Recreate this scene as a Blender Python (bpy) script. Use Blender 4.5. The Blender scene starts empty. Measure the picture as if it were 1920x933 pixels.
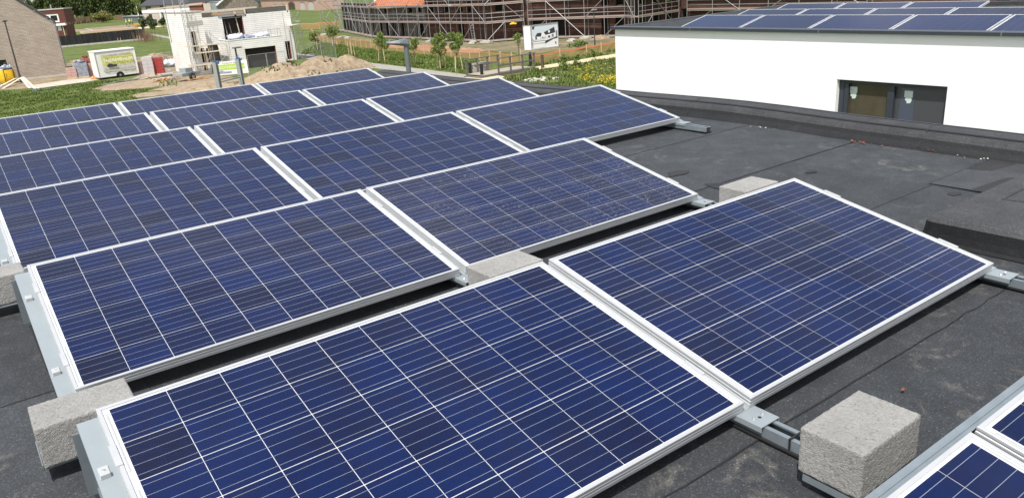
import bpy, math, random
from mathutils import Vector, Matrix, Euler, noise
random.seed(7)
R = math.radians
scene = bpy.context.scene
COL = scene.collection

# ------------------------------------------------------------------ camera
CAM_POS = Vector((-0.1474, -1.3414, 1.4117))
CAM_ROT = Euler((R(70.5936), R(3.8557), R(-36.5936)), 'XYZ')
FPX = 1462.5
cd = bpy.data.cameras.new('camera')
cd.sensor_width = 36.0
cd.lens = FPX / 1920 * 36.0
cd.clip_start = 0.02
cd.clip_end = 3000
cam = bpy.data.objects.new('camera', cd)
cam.location = CAM_POS
cam.rotation_euler = CAM_ROT
COL.objects.link(cam)
scene.camera = cam

# ------------------------------------------------------------------ sky, sun, exposure
SUN = Vector((-0.42, -0.29, 0.86)).normalized()
w = bpy.data.worlds.new("World"); scene.world = w; w.use_nodes = True
nt = w.node_tree
sky = nt.nodes.new('ShaderNodeTexSky'); sky.sky_type = 'NISHITA'; sky.sun_disc = False
sky.sun_elevation = math.asin(SUN.z); sky.sun_rotation = math.atan2(SUN.x, SUN.y)
sky.air_density = 1.0; sky.dust_density = 2.5; sky.ozone_density = 1.0
bg = nt.nodes['Background']; bg.inputs['Strength'].default_value = 0.12
# broken, hazy white cloud over the whole sky, as the pale reflections in the panels show
tc = nt.nodes.new('ShaderNodeTexCoord'); mp = nt.nodes.new('ShaderNodeMapping'); mp.inputs['Scale'].default_value = (1, 1, 2.6)
cn = nt.nodes.new('ShaderNodeTexNoise'); cn.inputs['Scale'].default_value = 2.3; cn.inputs['Detail'].default_value = 7; cn.inputs['Roughness'].default_value = 0.55
cr = nt.nodes.new('ShaderNodeValToRGB'); cr.color_ramp.elements[0].position = 0.36; cr.color_ramp.elements[0].color = (0.25,)*3+(1,); cr.color_ramp.elements[1].position = 0.66; cr.color_ramp.elements[1].color = (0.85,)*3+(1,)
cm = nt.nodes.new('ShaderNodeMix'); cm.data_type = 'RGBA'; cm.inputs[7].default_value = (5.6, 5.7, 6.0, 1)
nt.links.new(tc.outputs['Generated'], mp.inputs[0]); nt.links.new(mp.outputs[0], cn.inputs['Vector']); nt.links.new(cn.outputs['Fac'], cr.inputs[0])
# haze whitens towards the horizon
sz = nt.nodes.new('ShaderNodeSeparateXYZ'); zr = nt.nodes.new('ShaderNodeValToRGB')
zr.color_ramp.elements[0].position = 0.05; zr.color_ramp.elements[0].color = (9.0, 8.9, 8.8, 1); zr.color_ramp.elements[1].position = 0.95; zr.color_ramp.elements[1].color = (4.0, 4.2, 4.6, 1)
nt.links.new(tc.outputs['Generated'], sz.inputs[0]); nt.links.new(sz.outputs[2], zr.inputs[0]); nt.links.new(zr.outputs[0], cm.inputs[7])
nt.links.new(cr.outputs[0], cm.inputs[0]); nt.links.new(sky.outputs[0], cm.inputs[6]); nt.links.new(cm.outputs[2], bg.inputs[0])
sd = bpy.data.lights.new('sun', 'SUN'); sd.energy = 4.2; sd.angle = R(0.55); sd.color = (1, 0.97, 0.92)
so = bpy.data.objects.new('sun', sd); so.rotation_euler = SUN.to_track_quat('Z', 'Y').to_euler(); so.location = (0, 0, 30)
COL.objects.link(so)
vs = scene.view_settings
vs.view_transform = 'Standard'; vs.look = 'None'; vs.exposure = 0.42; vs.gamma = 1; vs.use_curve_mapping = False

# ------------------------------------------------------------------ pixel of the 1920x933 photograph -> place in the world
_CM = CAM_ROT.to_matrix()
GZ = -6.0                                   # level of the ground, metres below our roof
def ray(u, v): return _CM @ Vector(((u - 960) / FPX, -(v - 466.5) / FPX, -1.0))
def G(u, v, z=GZ):
    d = ray(u, v); t = (z - CAM_POS.z) / d.z
    return CAM_POS + d * t

# ------------------------------------------------------------------ mesh collector
class MB:
    def __init__(s): s.v = []; s.f = []; s.m = []; s.sm = []
    def quad(s, a, b, c, d, m=0):
        n = len(s.v); s.v += [tuple(a), tuple(b), tuple(c), tuple(d)]; s.f.append((n, n+1, n+2, n+3)); s.m.append(m)
        return s
    def tri(s, a, b, c, m=0):
        n = len(s.v); s.v += [tuple(a), tuple(b), tuple(c)]; s.f.append((n, n+1, n+2)); s.m.append(m)
    def poly(s, pts, m=0):
        n = len(s.v); s.v += [tuple(p) for p in pts]; s.f.append(tuple(range(n, n+len(pts)))); s.m.append(m)
        return s
    def box(s, x0, x1, y0, y1, z0, z1, m=0):
        n = len(s.v)
        s.v += [(x, y, z) for z in (z0, z1) for x, y in ((x0, y0), (x1, y0), (x1, y1), (x0, y1))]
        s.f += [(n, n+3, n+2, n+1), (n+4, n+5, n+6, n+7), (n, n+1, n+5, n+4), (n+1, n+2, n+6, n+5), (n+2, n+3, n+7, n+6), (n+3, n, n+4, n+7)]
        s.m += [m]*6; return s
    def obox(s, c, size, rot=None, m=0):
        n = len(s.v); hx, hy, hz = [q/2 for q in size]
        k = MB().box(-hx, hx, -hy, hy, -hz, hz)
        M_ = rot if rot is not None else Matrix.Identity(3)
        s.v += [tuple(Vector(c) + M_ @ Vector(p)) for p in k.v]
        s.f += [tuple(i+n for i in f) for f in k.f]; s.m += [m]*6; return s
    def beam(s, p, q, wd, ht, m=0):
        p = Vector(p); q = Vector(q); d = q - p; L = d.length
        if L < 1e-6: return s
        return s.obox((p+q)/2, (wd, ht, L), d.to_track_quat('Z', 'Y').to_matrix(), m)
    def tube(s, p, q, r, n=6, m=0, r2=None, cap=True):
        p = Vector(p); q = Vector(q); d = (q-p); Q = d.to_track_quat('Z', 'Y').to_matrix()
        r2 = r if r2 is None else r2; k = len(s.v)
        for P, rr in ((p, r), (q, r2)):
            for i in range(n):
                a = 2*math.pi*i/n; s.v.append(tuple(P + Q @ Vector((rr*math.cos(a), rr*math.sin(a), 0))))
        for i in range(n):
            j = (i+1) % n; s.f.append((k+i, k+j, k+n+j, k+n+i)); s.m.append(m)
        if cap:
            s.f.append(tuple(k+n+i for i in range(n))); s.m.append(m)
            s.f.append(tuple(k+n-1-i for i in range(n))); s.m.append(m)
        return s
    def lathe(s, prof, n=12, c=(0, 0, 0), m=0):
        k = len(s.v)
        for r, z in prof:
            for i in range(n):
                a = 2*math.pi*i/n; s.v.append((c[0]+r*math.cos(a), c[1]+r*math.sin(a), c[2]+z))
        for a in range(len(prof)-1):
            for i in range(n):
                j = (i+1) % n; s.f.append((k+a*n+i, k+a*n+j, k+(a+1)*n+j, k+(a+1)*n+i)); s.m.append(m)
        return s
    def blob(s, c, r, n=8, rings=6, m=0, jit=0.0, seed=0):
        k = len(s.v); rx, ry, rz = r if isinstance(r, (tuple, list)) else (r, r, r)
        for a in range(rings+1):
            th = math.pi*a/rings
            for i in range(n):
                ph = 2*math.pi*i/n
                d = Vector((math.sin(th)*math.cos(ph), math.sin(th)*math.sin(ph), math.cos(th)))
                f = 1 + jit*noise.noise(d*2.3 + Vector((seed*3.1, seed, 0)))*2
                s.v.append((c[0]+rx*f*d.x, c[1]+ry*f*d.y, c[2]+rz*f*d.z))
        for a in range(rings):
            for i in range(n):
                j = (i+1) % n; s.f.append((k+a*n+i, k+(a+1)*n+i, k+(a+1)*n+j, k+a*n+j)); s.m.append(m)
        return s
    def data(s, name, mats, smooth=False):
        me = bpy.data.meshes.new(name); me.from_pydata(s.v, [], s.f)
        for m in (mats if isinstance(mats, (list, tuple)) else [mats]): me.materials.append(m)
        me.polygons.foreach_set('material_index', s.m)
        if smooth: me.polygons.foreach_set('use_smooth', [True]*len(s.f))
        me.update(); return me

def put(name, data, parent=None, loc=(0, 0, 0), rot=None, scale=None, **props):
    o = bpy.data.objects.new(name, data); COL.objects.link(o)
    o.location = loc
    if rot is not None: o.rotation_euler = rot
    if scale is not None: o.scale = scale
    if parent is not None: o.parent = parent
    for k, v in props.items(): o[k] = v
    return o
def part(name, mb, mats, parent, smooth=False, **kw): return put(name, mb.data(name, mats, smooth), parent, **kw)
def thing(name, label, cat, loc=(0, 0, 0), rz=0, group=None):
    o = put(name, None, None, loc, (0, 0, rz)); o['label'] = label; o['category'] = cat
    if group: o['group'] = group
    o.empty_display_size = 0.2
    return o
def solo(name, mb, mats, label, cat, group=None, loc=(0, 0, 0), rz=0, smooth=False):
    o = put(name, mb.data(name, mats, smooth), None, loc, (0, 0, rz)); o['label'] = label; o['category'] = cat
    if group: o['group'] = group
    return o
def struct(name, mb, mats, smooth=False, **kw):
    return put(name, mb.data(name, mats, smooth), None, kind='structure', **kw)
def dup(root, loc=None, rz=None, label=None, scale=None):
    r = root.copy(); COL.objects.link(r)
    if loc is not None: r.location = loc
    if rz is not None: r.rotation_euler = (0, 0, rz)
    if scale is not None: r.scale = scale
    if label: r['label'] = label
    for ch in root.children:
        c = ch.copy(); COL.objects.link(c); c.parent = r
        for g in ch.children:
            d = g.copy(); COL.objects.link(d); d.parent = c
    return r

# ------------------------------------------------------------------ materials
def new_mat(name):
    m = bpy.data.materials.new(name); m.use_nodes = True
    return m, m.node_tree, m.node_tree.nodes['Principled BSDF']
def N(t, typ, **kw):
    n = t.nodes.new(typ)
    for k, v in kw.items(): setattr(n, k, v)
    return n
def ramp(t, fac, stops):
    r = N(t, 'ShaderNodeValToRGB'); e = r.color_ramp.elements
    while len(e) < len(stops): e.new(0.5)
    for i, (p, c) in enumerate(stops):
        e[i].position = p; e[i].color = (*c, 1) if len(c) == 3 else c
    t.links.new(fac, r.inputs[0]); return r.outputs[0]
def noise_tex(t, scale, detail=4, rough=0.6, vec=None, dist=0.0):
    n = N(t, 'ShaderNodeTexNoise'); n.inputs['Scale'].default_value = scale; n.inputs['Detail'].default_value = detail
    n.inputs['Roughness'].default_value = rough; n.inputs['Distortion'].default_value = dist
    if vec is not None: t.links.new(vec, n.inputs['Vector'])
    return n.outputs['Fac']
def coords(t, which='Object', swap=None, scale=None):
    tc = N(t, 'ShaderNodeTexCoord').outputs[which]
    if swap == 'WALL':
        s = N(t, 'ShaderNodeSeparateXYZ'); t.links.new(tc, s.inputs[0]); c = N(t, 'ShaderNodeCombineXYZ'); a = N(t, 'ShaderNodeMath', operation='ADD')
        t.links.new(s.outputs[0], a.inputs[0]); t.links.new(s.outputs[1], a.inputs[1]); t.links.new(a.outputs[0], c.inputs[0]); t.links.new(s.outputs[2], c.inputs[1]); return c.outputs[0]
    if swap:
        s = N(t, 'ShaderNodeSeparateXYZ'); t.links.new(tc, s.inputs[0]); c = N(t, 'ShaderNodeCombineXYZ')
        for i, k in enumerate(swap):
            if k != '0': t.links.new(s.outputs['XYZ'.index(k)], c.inputs[i])
        tc = c.outputs[0]
    if scale:
        mp = N(t, 'ShaderNodeMapping'); mp.inputs['Scale'].default_value = scale; t.links.new(tc, mp.inputs[0]); tc = mp.outputs[0]
    return tc
def mixc(t, fac, a, b, mode='MIX'):
    m = N(t, 'ShaderNodeMix', data_type='RGBA', blend_type=mode)
    for s, v in ((0, fac), (6, a), (7, b)):
        if isinstance(v, (float, int)): m.inputs[s].default_value = v
        elif isinstance(v, tuple): m.inputs[s].default_value = (*v, 1)
        else: t.links.new(v, m.inputs[s])
    return m.outputs[2]
def bump(t, p, h, strength=0.3, dist=0.01):
    b = N(t, 'ShaderNodeBump'); b.inputs['Strength'].default_value = strength; b.inputs['Distance'].default_value = dist
    t.links.new(h, b.inputs['Height']); t.links.new(b.outputs[0], p.inputs['Normal'])
def mat(name, col, rough=0.6, metal=0.0, var=0.0, vscale=3.0, bmp=0.0, bscale=60.0, bdist=0.004, spec=0.5, col2=None):
    m, t, p = new_mat(name)
    p.inputs['Roughness'].default_value = rough; p.inputs['Metallic'].default_value = metal
    p.inputs['Specular IOR Level'].default_value = spec
    p.inputs['Base Color'].default_value = (*col, 1)
    co = coords(t)
    if col2 or var:
        f = noise_tex(t, vscale, 5, 0.65, co)
        a = col; b = col2 or tuple(min(1, c*(1+var)) for c in col)
        if not col2: a = tuple(c*(1-var) for c in col)
        t.links.new(ramp(t, f, [(0.32, a), (0.68, b)]), p.inputs['Base Color'])
    if bmp:
        bump(t, p, noise_tex(t, bscale, 5, 0.6, co), bmp, bdist)
    return m

M = {}
M['alu'] = mat('anodised_aluminium', (0.47, 0.48, 0.485), 0.42, 0.25, var=0.04, vscale=9)
M['galv'] = mat('galvanised_steel', (0.25, 0.29, 0.315), 0.42, 0.45, var=0.10, vscale=14)
M['galv_light'] = mat('coated_steel_plate', (0.31, 0.35, 0.37), 0.45, 0.3, var=0.05, vscale=8)
M['bolt'] = mat('stainless_bolt', (0.75, 0.75, 0.74), 0.25, 0.9)
M['black'] = mat('black_rubber', (0.012, 0.012, 0.013), 0.7, var=0.3)
M['backsheet'] = mat('white_backsheet', (0.66, 0.67, 0.68), 0.5)
M['busbar'] = mat('tinned_busbar', (0.42, 0.47, 0.56), 0.35, 0.3)
M['ribbon'] = mat('grey_ribbon', (0.42, 0.43, 0.43), 0.5, 0.2)

def cell_mat():
    m, t, p = new_mat('polycrystalline_cell')
    oi = N(t, 'ShaderNodeObjectInfo').outputs['Random']
    geo = N(t, 'ShaderNodeNewGeometry')
    co = geo.outputs['Position']
    v = N(t, 'ShaderNodeTexVoronoi'); v.inputs['Scale'].default_value = 62; t.links.new(co, v.inputs['Vector'])
    sp = N(t, 'ShaderNodeSeparateColor'); t.links.new(v.outputs['Color'], sp.inputs[0])
    base = ramp(t, oi, [(0.0, (0.0012, 0.0080, 0.052)), (0.35, (0.0013, 0.0112, 0.074)), (0.7, (0.0015, 0.0085, 0.052)), (1.0, (0.0032, 0.0058, 0.030))])
    c = mixc(t, sp.outputs[0], base, (0.012, 0.028, 0.125)); 
    mx = N(t, 'ShaderNodeMath', operation='MULTIPLY'); t.links.new(sp.outputs[0], mx.inputs[0]); mx.inputs[1].default_value = 0.22
    c = mixc(t, mx.outputs[0], base, (0.0025, 0.018, 0.095))
    big = noise_tex(t, 7.0, 3, 0.5, co)
    c = mixc(t, ramp(t, big, [(0.45, (0, 0, 0)), (0.75, (0.55, 0.55, 0.55))]), c, (0.0065, 0.0070, 0.027))
    t.links.new(c, p.inputs['Base Color'])
    p.inputs['Roughness'].default_value = 0.45; p.inputs['Specular IOR Level'].default_value = 0.05
    return m
M['cell'] = cell_mat()

def glass_mat(name, dust=0.0, spots=0.0, rough=0.03):
    m = bpy.data.materials.new(name); m.use_nodes = True; t = m.node_tree; t.nodes.clear()
    out = N(t, 'ShaderNodeOutputMaterial'); tr = N(t, 'ShaderNodeBsdfTransparent'); gl = N(t, 'ShaderNodeBsdfGlossy')
    gl.inputs['Roughness'].default_value = rough; gl.inputs['Color'].default_value = (1, 1, 1, 1)
    tr.inputs['Color'].default_value = (0.96, 0.97, 0.98, 1)
    fr = N(t, 'ShaderNodeFresnel'); fr.inputs['IOR'].default_value = 1.33
    mx = N(t, 'ShaderNodeMixShader'); t.links.new(fr.outputs[0], mx.inputs[0]); t.links.new(tr.outputs[0], mx.inputs[1]); t.links.new(gl.outputs[0], mx.inputs[2])
    co = coords(t)
    df = N(t, 'ShaderNodeBsdfDiffuse'); df.inputs['Color'].default_value = (0.40, 0.38, 0.36, 1)
    haze = ramp(t, noise_tex(t, 2.2, 6, 0.6, co, 0.6), [(0.35, (dust*0.5,)*3), (0.75, (dust,)*3)])
    if spots:
        v = N(t, 'ShaderNodeTexVoronoi'); v.inputs['Scale'].default_value = 70; t.links.new(co, v.inputs['Vector'])
        sp = ramp(t, v.outputs['Distance'], [(0.14, (spots,)*3), (0.32, (0,)*3)])
        msk = ramp(t, noise_tex(t, 5.5, 5, 0.7, co, 0.8), [(0.46, (0,)*3), (0.62, (1,)*3)])
        sp = mixc(t, 1.0, sp, msk, 'MULTIPLY'); haze = mixc(t, 1.0, haze, sp, 'ADD')
    m2 = N(t, 'ShaderNodeMixShader'); t.links.new(haze, m2.inputs[0]); t.links.new(mx.outputs[0], m2.inputs[1]); t.links.new(df.outputs[0], m2.inputs[2])
    t.links.new(m2.outputs[0], out.inputs[0]); return m
M['glass'] = glass_mat('panel_glass', 0.006)
M['glass_dirty'] = glass_mat('panel_glass_dusty', 0.035, 0.42, 0.06)
M['window'] = mat('dark_window_glass', (0.012, 0.014, 0.016), 0.05, spec=0.8)
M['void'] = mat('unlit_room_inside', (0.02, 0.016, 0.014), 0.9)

def felt_mat(name, base, stain=0.35, gloss=0.75):
    m, t, p = new_mat(name)
    co = N(t, 'ShaderNodeNewGeometry').outputs['Position']
    big = noise_tex(t, 1.1, 6, 0.62, co, 0.5); mid = noise_tex(t, 5.0, 6, 0.7, co)
    c = ramp(t, mid, [(0.3, tuple(x*0.72 for x in base)), (0.7, tuple(x*1.25 for x in base))])
    st = ramp(t, noise_tex(t, 4.2, 8, 0.70, co, 1.6), [(0.55, (0,)*3), (0.66, (stain,)*3)])
    gate = ramp(t, big, [(0.40, (0,)*3), (0.62, (1,)*3)])
    st = mixc(t, 1.0, st, gate, 'MULTIPLY')
    c = mixc(t, st, c, (0.165, 0.155, 0.138))
    oi = N(t, 'ShaderNodeObjectInfo').outputs['Random']
    c = mixc(t, 1.0, c, ramp(t, oi, [(0, (0.86,)*3), (1, (1.14,)*3)]), 'MULTIPLY')
    v = N(t, 'ShaderNodeTexVoronoi'); v.inputs['Scale'].default_value = 260; t.links.new(co, v.inputs['Vector'])
    sc = N(t, 'ShaderNodeSeparateColor'); t.links.new(v.outputs['Color'], sc.inputs[0])
    g = ramp(t, sc.outputs[0], [(0.0, (0.72,)*3), (0.80, (1.12,)*3), (0.96, (1.55,)*3), (1.0, (2.6,)*3)])
    c = mixc(t, 1.0, c, g, 'MULTIPLY')
    # sparse pale grit
    v2 = N(t, 'ShaderNodeTexVoronoi'); v2.inputs['Scale'].default_value = 34; t.links.new(co, v2.inputs['Vector'])
    s2 = N(t, 'ShaderNodeSeparateColor'); t.links.new(v2.outputs['Color'], s2.inputs[0])
    near = ramp(t, v2.outputs['Distance'], [(0.04, (1,)*3), (0.08, (0,)*3)]); rare = ramp(t, s2.outputs[1], [(0.88, (0,)*3), (0.92, (0.6,)*3)])
    c = mixc(t, mixc(t, 1.0, near, rare, 'MULTIPLY'), c, (0.35, 0.32, 0.27))
    t.links.new(c, p.inputs['Base Color']); p.inputs['Roughness'].default_value = gloss; p.inputs['Specular IOR Level'].default_value = 0.3
    h = N(t, 'ShaderNodeMath', operation='ADD'); t.links.new(noise_tex(t, 240, 3, 0.7, co), h.inputs[0]); t.links.new(noise_tex(t, 4, 4, 0.6, co), h.inputs[1])
    bump(t, p, h.outputs[0], 0.55, 0.004); return m
M['felt'] = felt_mat('mineral_roofing_felt', (0.041, 0.0445, 0.049), 0.5)
M['felt_edge'] = felt_mat('mineral_roofing_felt_upstand', (0.046, 0.047, 0.050), 0.10)
M['felt_kerb_side'] = felt_mat('kerb_side_felt', (0.011, 0.0115, 0.013), 0.05, 0.6)  # side faces of the kerb, coloured darker than its top
M['felt_patch'] = felt_mat('smooth_roofing_felt_patch', (0.042, 0.044, 0.047), 0.05, 0.55)
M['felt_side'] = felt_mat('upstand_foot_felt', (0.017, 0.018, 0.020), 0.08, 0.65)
M['felt_seam'] = mat('bitumen_seam', (0.014, 0.014, 0.015), 0.5, bmp=0.4, bscale=90)
M['felt_far'] = mat('plain_roofing_felt', (0.035, 0.038, 0.042), 0.7, var=0.18, vscale=2.5)

def concrete_mat():
    m, t, p = new_mat('lightweight_concrete_block')
    co = coords(t)
    f = noise_tex(t, 95, 6, 0.75, co)
    c = ramp(t, f, [(0.30, (0.13, 0.125, 0.118)), (0.42, (0.34, 0.332, 0.315)), (0.72, (0.44, 0.43, 0.41))])
    c = mixc(t, 1.0, c, ramp(t, noise_tex(t, 7, 3, 0.5, co), [(0.3, (0.86,)*3), (0.7, (1.08,)*3)]), 'MULTIPLY')
    t.links.new(c, p.inputs['Base Color']); p.inputs['Roughness'].default_value = 0.95; p.inputs['Specular IOR Level'].default_value = 0.15
    h = N(t, 'ShaderNodeMath', operation='ADD'); t.links.new(noise_tex(t, 120, 5, 0.65, co), h.inputs[0]); t.links.new(noise_tex(t, 300, 3, 0.6, co), h.inputs[1])
    bump(t, p, h.outputs[0], 1.0, 0.0065); return m
M['block'] = concrete_mat()

def brick_mat(name, c1, c2, mortar, bw=0.22, bh=0.075, ms=0.012, swap='WALL', bmp=0.3, rough=0.85):
    m, t, p = new_mat(name)
    co = coords(t, swap=swap)
    b = N(t, 'ShaderNodeTexBrick'); t.links.new(co, b.inputs['Vector'])
    b.inputs['Scale'].default_value = 1.0; b.inputs['Brick Width'].default_value = bw; b.inputs['Row Height'].default_value = bh
    b.inputs['Mortar Size'].default_value = ms; b.inputs['Mortar Smooth'].default_value = 0.2; b.inputs['Bias'].default_value = 0.0
    b.inputs['Color1'].default_value = (*c1, 1); b.inputs['Color2'].default_value = (*c2, 1); b.inputs['Mortar'].default_value = (*mortar, 1)
    c = mixc(t, 1.0, b.outputs['Color'], ramp(t, noise_tex(t, 0.9, 4, 0.6, co), [(0.3, (0.88,)*3), (0.7, (1.08,)*3)]), 'MULTIPLY')
    t.links.new(c, p.inputs['Base Color']); p.inputs['Roughness'].default_value = rough
    inv = N(t, 'ShaderNodeMath', operation='SUBTRACT'); inv.inputs[0].default_value = 1; t.links.new(b.outputs['Fac'], inv.inputs[1])
    bump(t, p, inv.outputs[0], bmp, 0.012); return m
M['brick_tan'] = brick_mat('tan_brick', (0.44, 0.37, 0.30), (0.36, 0.30, 0.245), (0.24, 0.20, 0.165), 0.42, 0.15, 0.022)
M['brick_white'] = brick_mat('white_block_wall', (0.84, 0.82, 0.78), (0.80, 0.775, 0.73), (0.56, 0.52, 0.47), 4.0, 0.19, 0.020)
M['brick_red'] = brick_mat('dark_red_brick', (0.15, 0.040, 0.026), (0.12, 0.034, 0.022), (0.09, 0.04, 0.03))
M['brick_brown'] = brick_mat('brown_inner_brick', (0.105, 0.046, 0.030), (0.060, 0.030, 0.022), (0.05, 0.032, 0.025), 0.5, 0.19, 0.02)
M['brick_orange'] = brick_mat('orange_inner_brick', (0.36, 0.105, 0.045), (0.30, 0.085, 0.035), (0.2, 0.1, 0.06), 0.5, 0.19, 0.02)
M['block_grey'] = brick_mat('grey_block_wall', (0.15, 0.14, 0.125), (0.125, 0.118, 0.105), (0.06, 0.056, 0.05), 0.5, 0.19, 0.02)
M['brick_pink'] = brick_mat('salmon_brick', (0.52, 0.33, 0.25), (0.46, 0.28, 0.21), (0.42, 0.33, 0.27))
M['brick_cream'] = mat('cream_facade', (0.50, 0.43, 0.37), 0.85, var=0.05, vscale=0.6)
M['stone_mix'] = mat('patched_masonry', (0.16, 0.12, 0.09), 0.9, col2=(0.34, 0.30, 0.25), vscale=1.6)
M['render_white'] = mat('white_render', (0.80, 0.80, 0.785), 0.9, var=0.02, vscale=1.2, bmp=0.25, bscale=140, bdist=0.003)
M['white'] = mat('white_paint', (0.80, 0.80, 0.78), 0.5, var=0.03)
M['white_coat'] = mat('trailer_white_panel', (0.74, 0.74, 0.71), 0.4, var=0.06, vscale=1.5)
M['anthracite'] = mat('anthracite_aluminium', (0.030, 0.036, 0.046), 0.42, var=0.06)
M['tile_dark'] = mat('dark_roof_tile', (0.040, 0.042, 0.048), 0.6, var=0.15, vscale=3)
M['tile_red'] = mat('red_roof_tile', (0.24, 0.085, 0.055), 0.8, var=0.2, vscale=3)
M['tile_orange'] = brick_mat('orange_roof_tile', (0.60, 0.20, 0.085), (0.50, 0.16, 0.07), (0.22, 0.07, 0.03), 0.26, 0.34, 0.035, 'XY0')
M['wood'] = mat('raw_timber', (0.50, 0.36, 0.22), 0.8, col2=(0.62, 0.48, 0.32), vscale=5)
M['wood_orange'] = mat('orange_timber', (0.50, 0.27, 0.11), 0.8, var=0.15, vscale=4)
M['wood_old'] = mat('weathered_timber', (0.095, 0.080, 0.070), 0.85, col2=(0.17, 0.15, 0.135), vscale=7)
M['plank'] = mat('pale_plank', (0.62, 0.55, 0.43), 0.8, var=0.12, vscale=6)
M['deck'] = mat('scaffold_deck', (0.27, 0.215, 0.18), 0.75, col2=(0.40, 0.27, 0.22), vscale=2)
M['tube'] = mat('scaffold_tube', (0.40, 0.40, 0.40), 0.45, 0.5, var=0.15, vscale=2)
M['grey_pole'] = mat('grey_painted_pole', (0.115, 0.130, 0.140), 0.5, var=0.06)
M['dark_pole'] = mat('dark_pole', (0.045, 0.045, 0.045), 0.5, var=0.1)
M['post_grey'] = mat('grey_steel_post', (0.33, 0.34, 0.34), 0.5, 0.2, var=0.08)
M['mesh_black'] = mat('black_windbreak_cloth', (0.012, 0.012, 0.013), 0.85, var=0.3, vscale=1.0)
M['blue'] = mat('blue_strap', (0.03, 0.13, 0.42), 0.6)
M['tarp_blue'] = mat('light_blue_sheet', (0.22, 0.42, 0.52), 0.6, var=0.1)
M['yellow'] = mat('yellow_big_bag', (0.72, 0.44, 0.015), 0.75, var=0.10, vscale=6, bmp=0.4, bscale=14, bdist=0.03)
M['hivis'] = mat('hi_vis_yellow', (0.62, 0.78, 0.08), 0.7)
M['skin'] = mat('skin', (0.42, 0.25, 0.18), 0.6)
M['trouser'] = mat('navy_work_trousers', (0.03, 0.035, 0.06), 0.8)
M['wrap'] = mat('stretch_wrap', (0.46, 0.43, 0.42), 0.35, var=0.12, vscale=4)
M['pal_red'] = mat('red_bricks_on_pallet', (0.33, 0.10, 0.08), 0.7, var=0.2, vscale=6)
M['pal_red2'] = mat('bright_red_crates', (0.30, 0.035, 0.032), 0.55, var=0.1)
M['pal_pink'] = mat('wrapped_pink_bricks', (0.46, 0.29, 0.25), 0.5, var=0.12, vscale=5)
M['pal_blue'] = mat('wrapped_blue_grey_blocks', (0.15, 0.18, 0.24), 0.5, col2=(0.34, 0.35, 0.38), vscale=5)
M['plastic_white'] = mat('white_plastic_sack', (0.66, 0.68, 0.72), 0.45, var=0.12, vscale=4)
M['foil'] = mat('blueish_sheeting', (0.26, 0.30, 0.38), 0.3, var=0.3, vscale=5)
M['lime'] = mat('lime_print', (0.38, 0.55, 0.04), 0.6)
M['print_grey'] = mat('grey_print', (0.20, 0.21, 0.24), 0.7)
M['print_dark'] = mat('dark_print', (0.035, 0.038, 0.045), 0.6)
M['print_sky'] = mat('pale_sky_print', (0.62, 0.68, 0.73), 0.5)
M['print_white'] = mat('white_print', (0.80, 0.80, 0.79), 0.5)
M['banner'] = mat('white_banner', (0.74, 0.74, 0.72), 0.6, var=0.04, vscale=3)
M['lamp_lens'] = mat('pale_lamp_lens', (0.60, 0.62, 0.62), 0.3)
M['sticker'] = mat('pale_window_sticker', (0.50, 0.58, 0.54), 0.5)
M['pane_blue'] = mat('bluish_window_pane', (0.055, 0.065, 0.095), 0.12, spec=0.7)
M['pane_grey'] = mat('grey_window_pane', (0.050, 0.052, 0.058), 0.15, spec=0.6)
M['pane_reflect'] = mat('brownish_pane_painted_reflection', (0.040, 0.034, 0.024), 0.10, spec=0.6, col2=(0.085, 0.070, 0.052), vscale=1.2)  # the lighter tan blend paints the roof's reflection into the pane colour
M['rust'] = mat('dry_stems', (0.20, 0.12, 0.08), 0.9, var=0.3)
M['pale_stone'] = mat('pale_stone', (0.45, 0.43, 0.37), 0.9, var=0.25, vscale=5)
M['slab'] = mat('pale_concrete_slab', (0.46, 0.44, 0.41), 0.9, var=0.08, vscale=3)
M['bark'] = mat('bark', (0.085, 0.062, 0.045), 0.9, var=0.3, vscale=8)
M['crumb'] = mat('brick_crumb', (0.19, 0.070, 0.045), 0.9, var=0.3, vscale=50)

def ground_mat(name, stops, scale=0.35, fine=3.0, bmpd=0.08, patch=None):
    m, t, p = new_mat(name)
    co = N(t, 'ShaderNodeNewGeometry').outputs['Position']
    c = ramp(t, noise_tex(t, scale, 7, 0.68, co, 0.3), stops)
    c = mixc(t, 1.0, c, ramp(t, noise_tex(t, fine, 5, 0.7, co), [(0.3, (0.62,)*3), (0.7, (1.28,)*3)]), 'MULTIPLY')
    if patch:
        f = ramp(t, noise_tex(t, 0.06, 6, 0.6, co, 0.4), [(patch[1], (0,)*3), (patch[2], (1,)*3)])
        c = mixc(t, f, c, patch[0])
    t.links.new(c, p.inputs['Base Color']); p.inputs['Roughness'].default_value = 0.95; p.inputs['Specular IOR Level'].default_value = 0.1
    bump(t, p, noise_tex(t, fine*0.8, 6, 0.7, co), 0.8, bmpd); return m
M['grass'] = ground_mat('grass_ground', [(0.25, (0.068, 0.094, 0.026)), (0.5, (0.105, 0.135, 0.040)), (0.75, (0.150, 0.172, 0.062))], 0.25, 2.2, 0.10, ((0.15, 0.13, 0.06), 0.60, 0.80))
M['sand'] = ground_mat('sandy_soil', [(0.25, (0.21, 0.155, 0.10)), (0.5, (0.31, 0.24, 0.165)), (0.8, (0.40, 0.325, 0.235))], 0.5, 2.5, 0.08)
M['mud'] = ground_mat('trampled_mud', [(0.25, (0.14, 0.11, 0.065)), (0.5, (0.26, 0.205, 0.135)), (0.8, (0.36, 0.30, 0.21))], 0.4, 1.8, 0.06)
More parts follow.
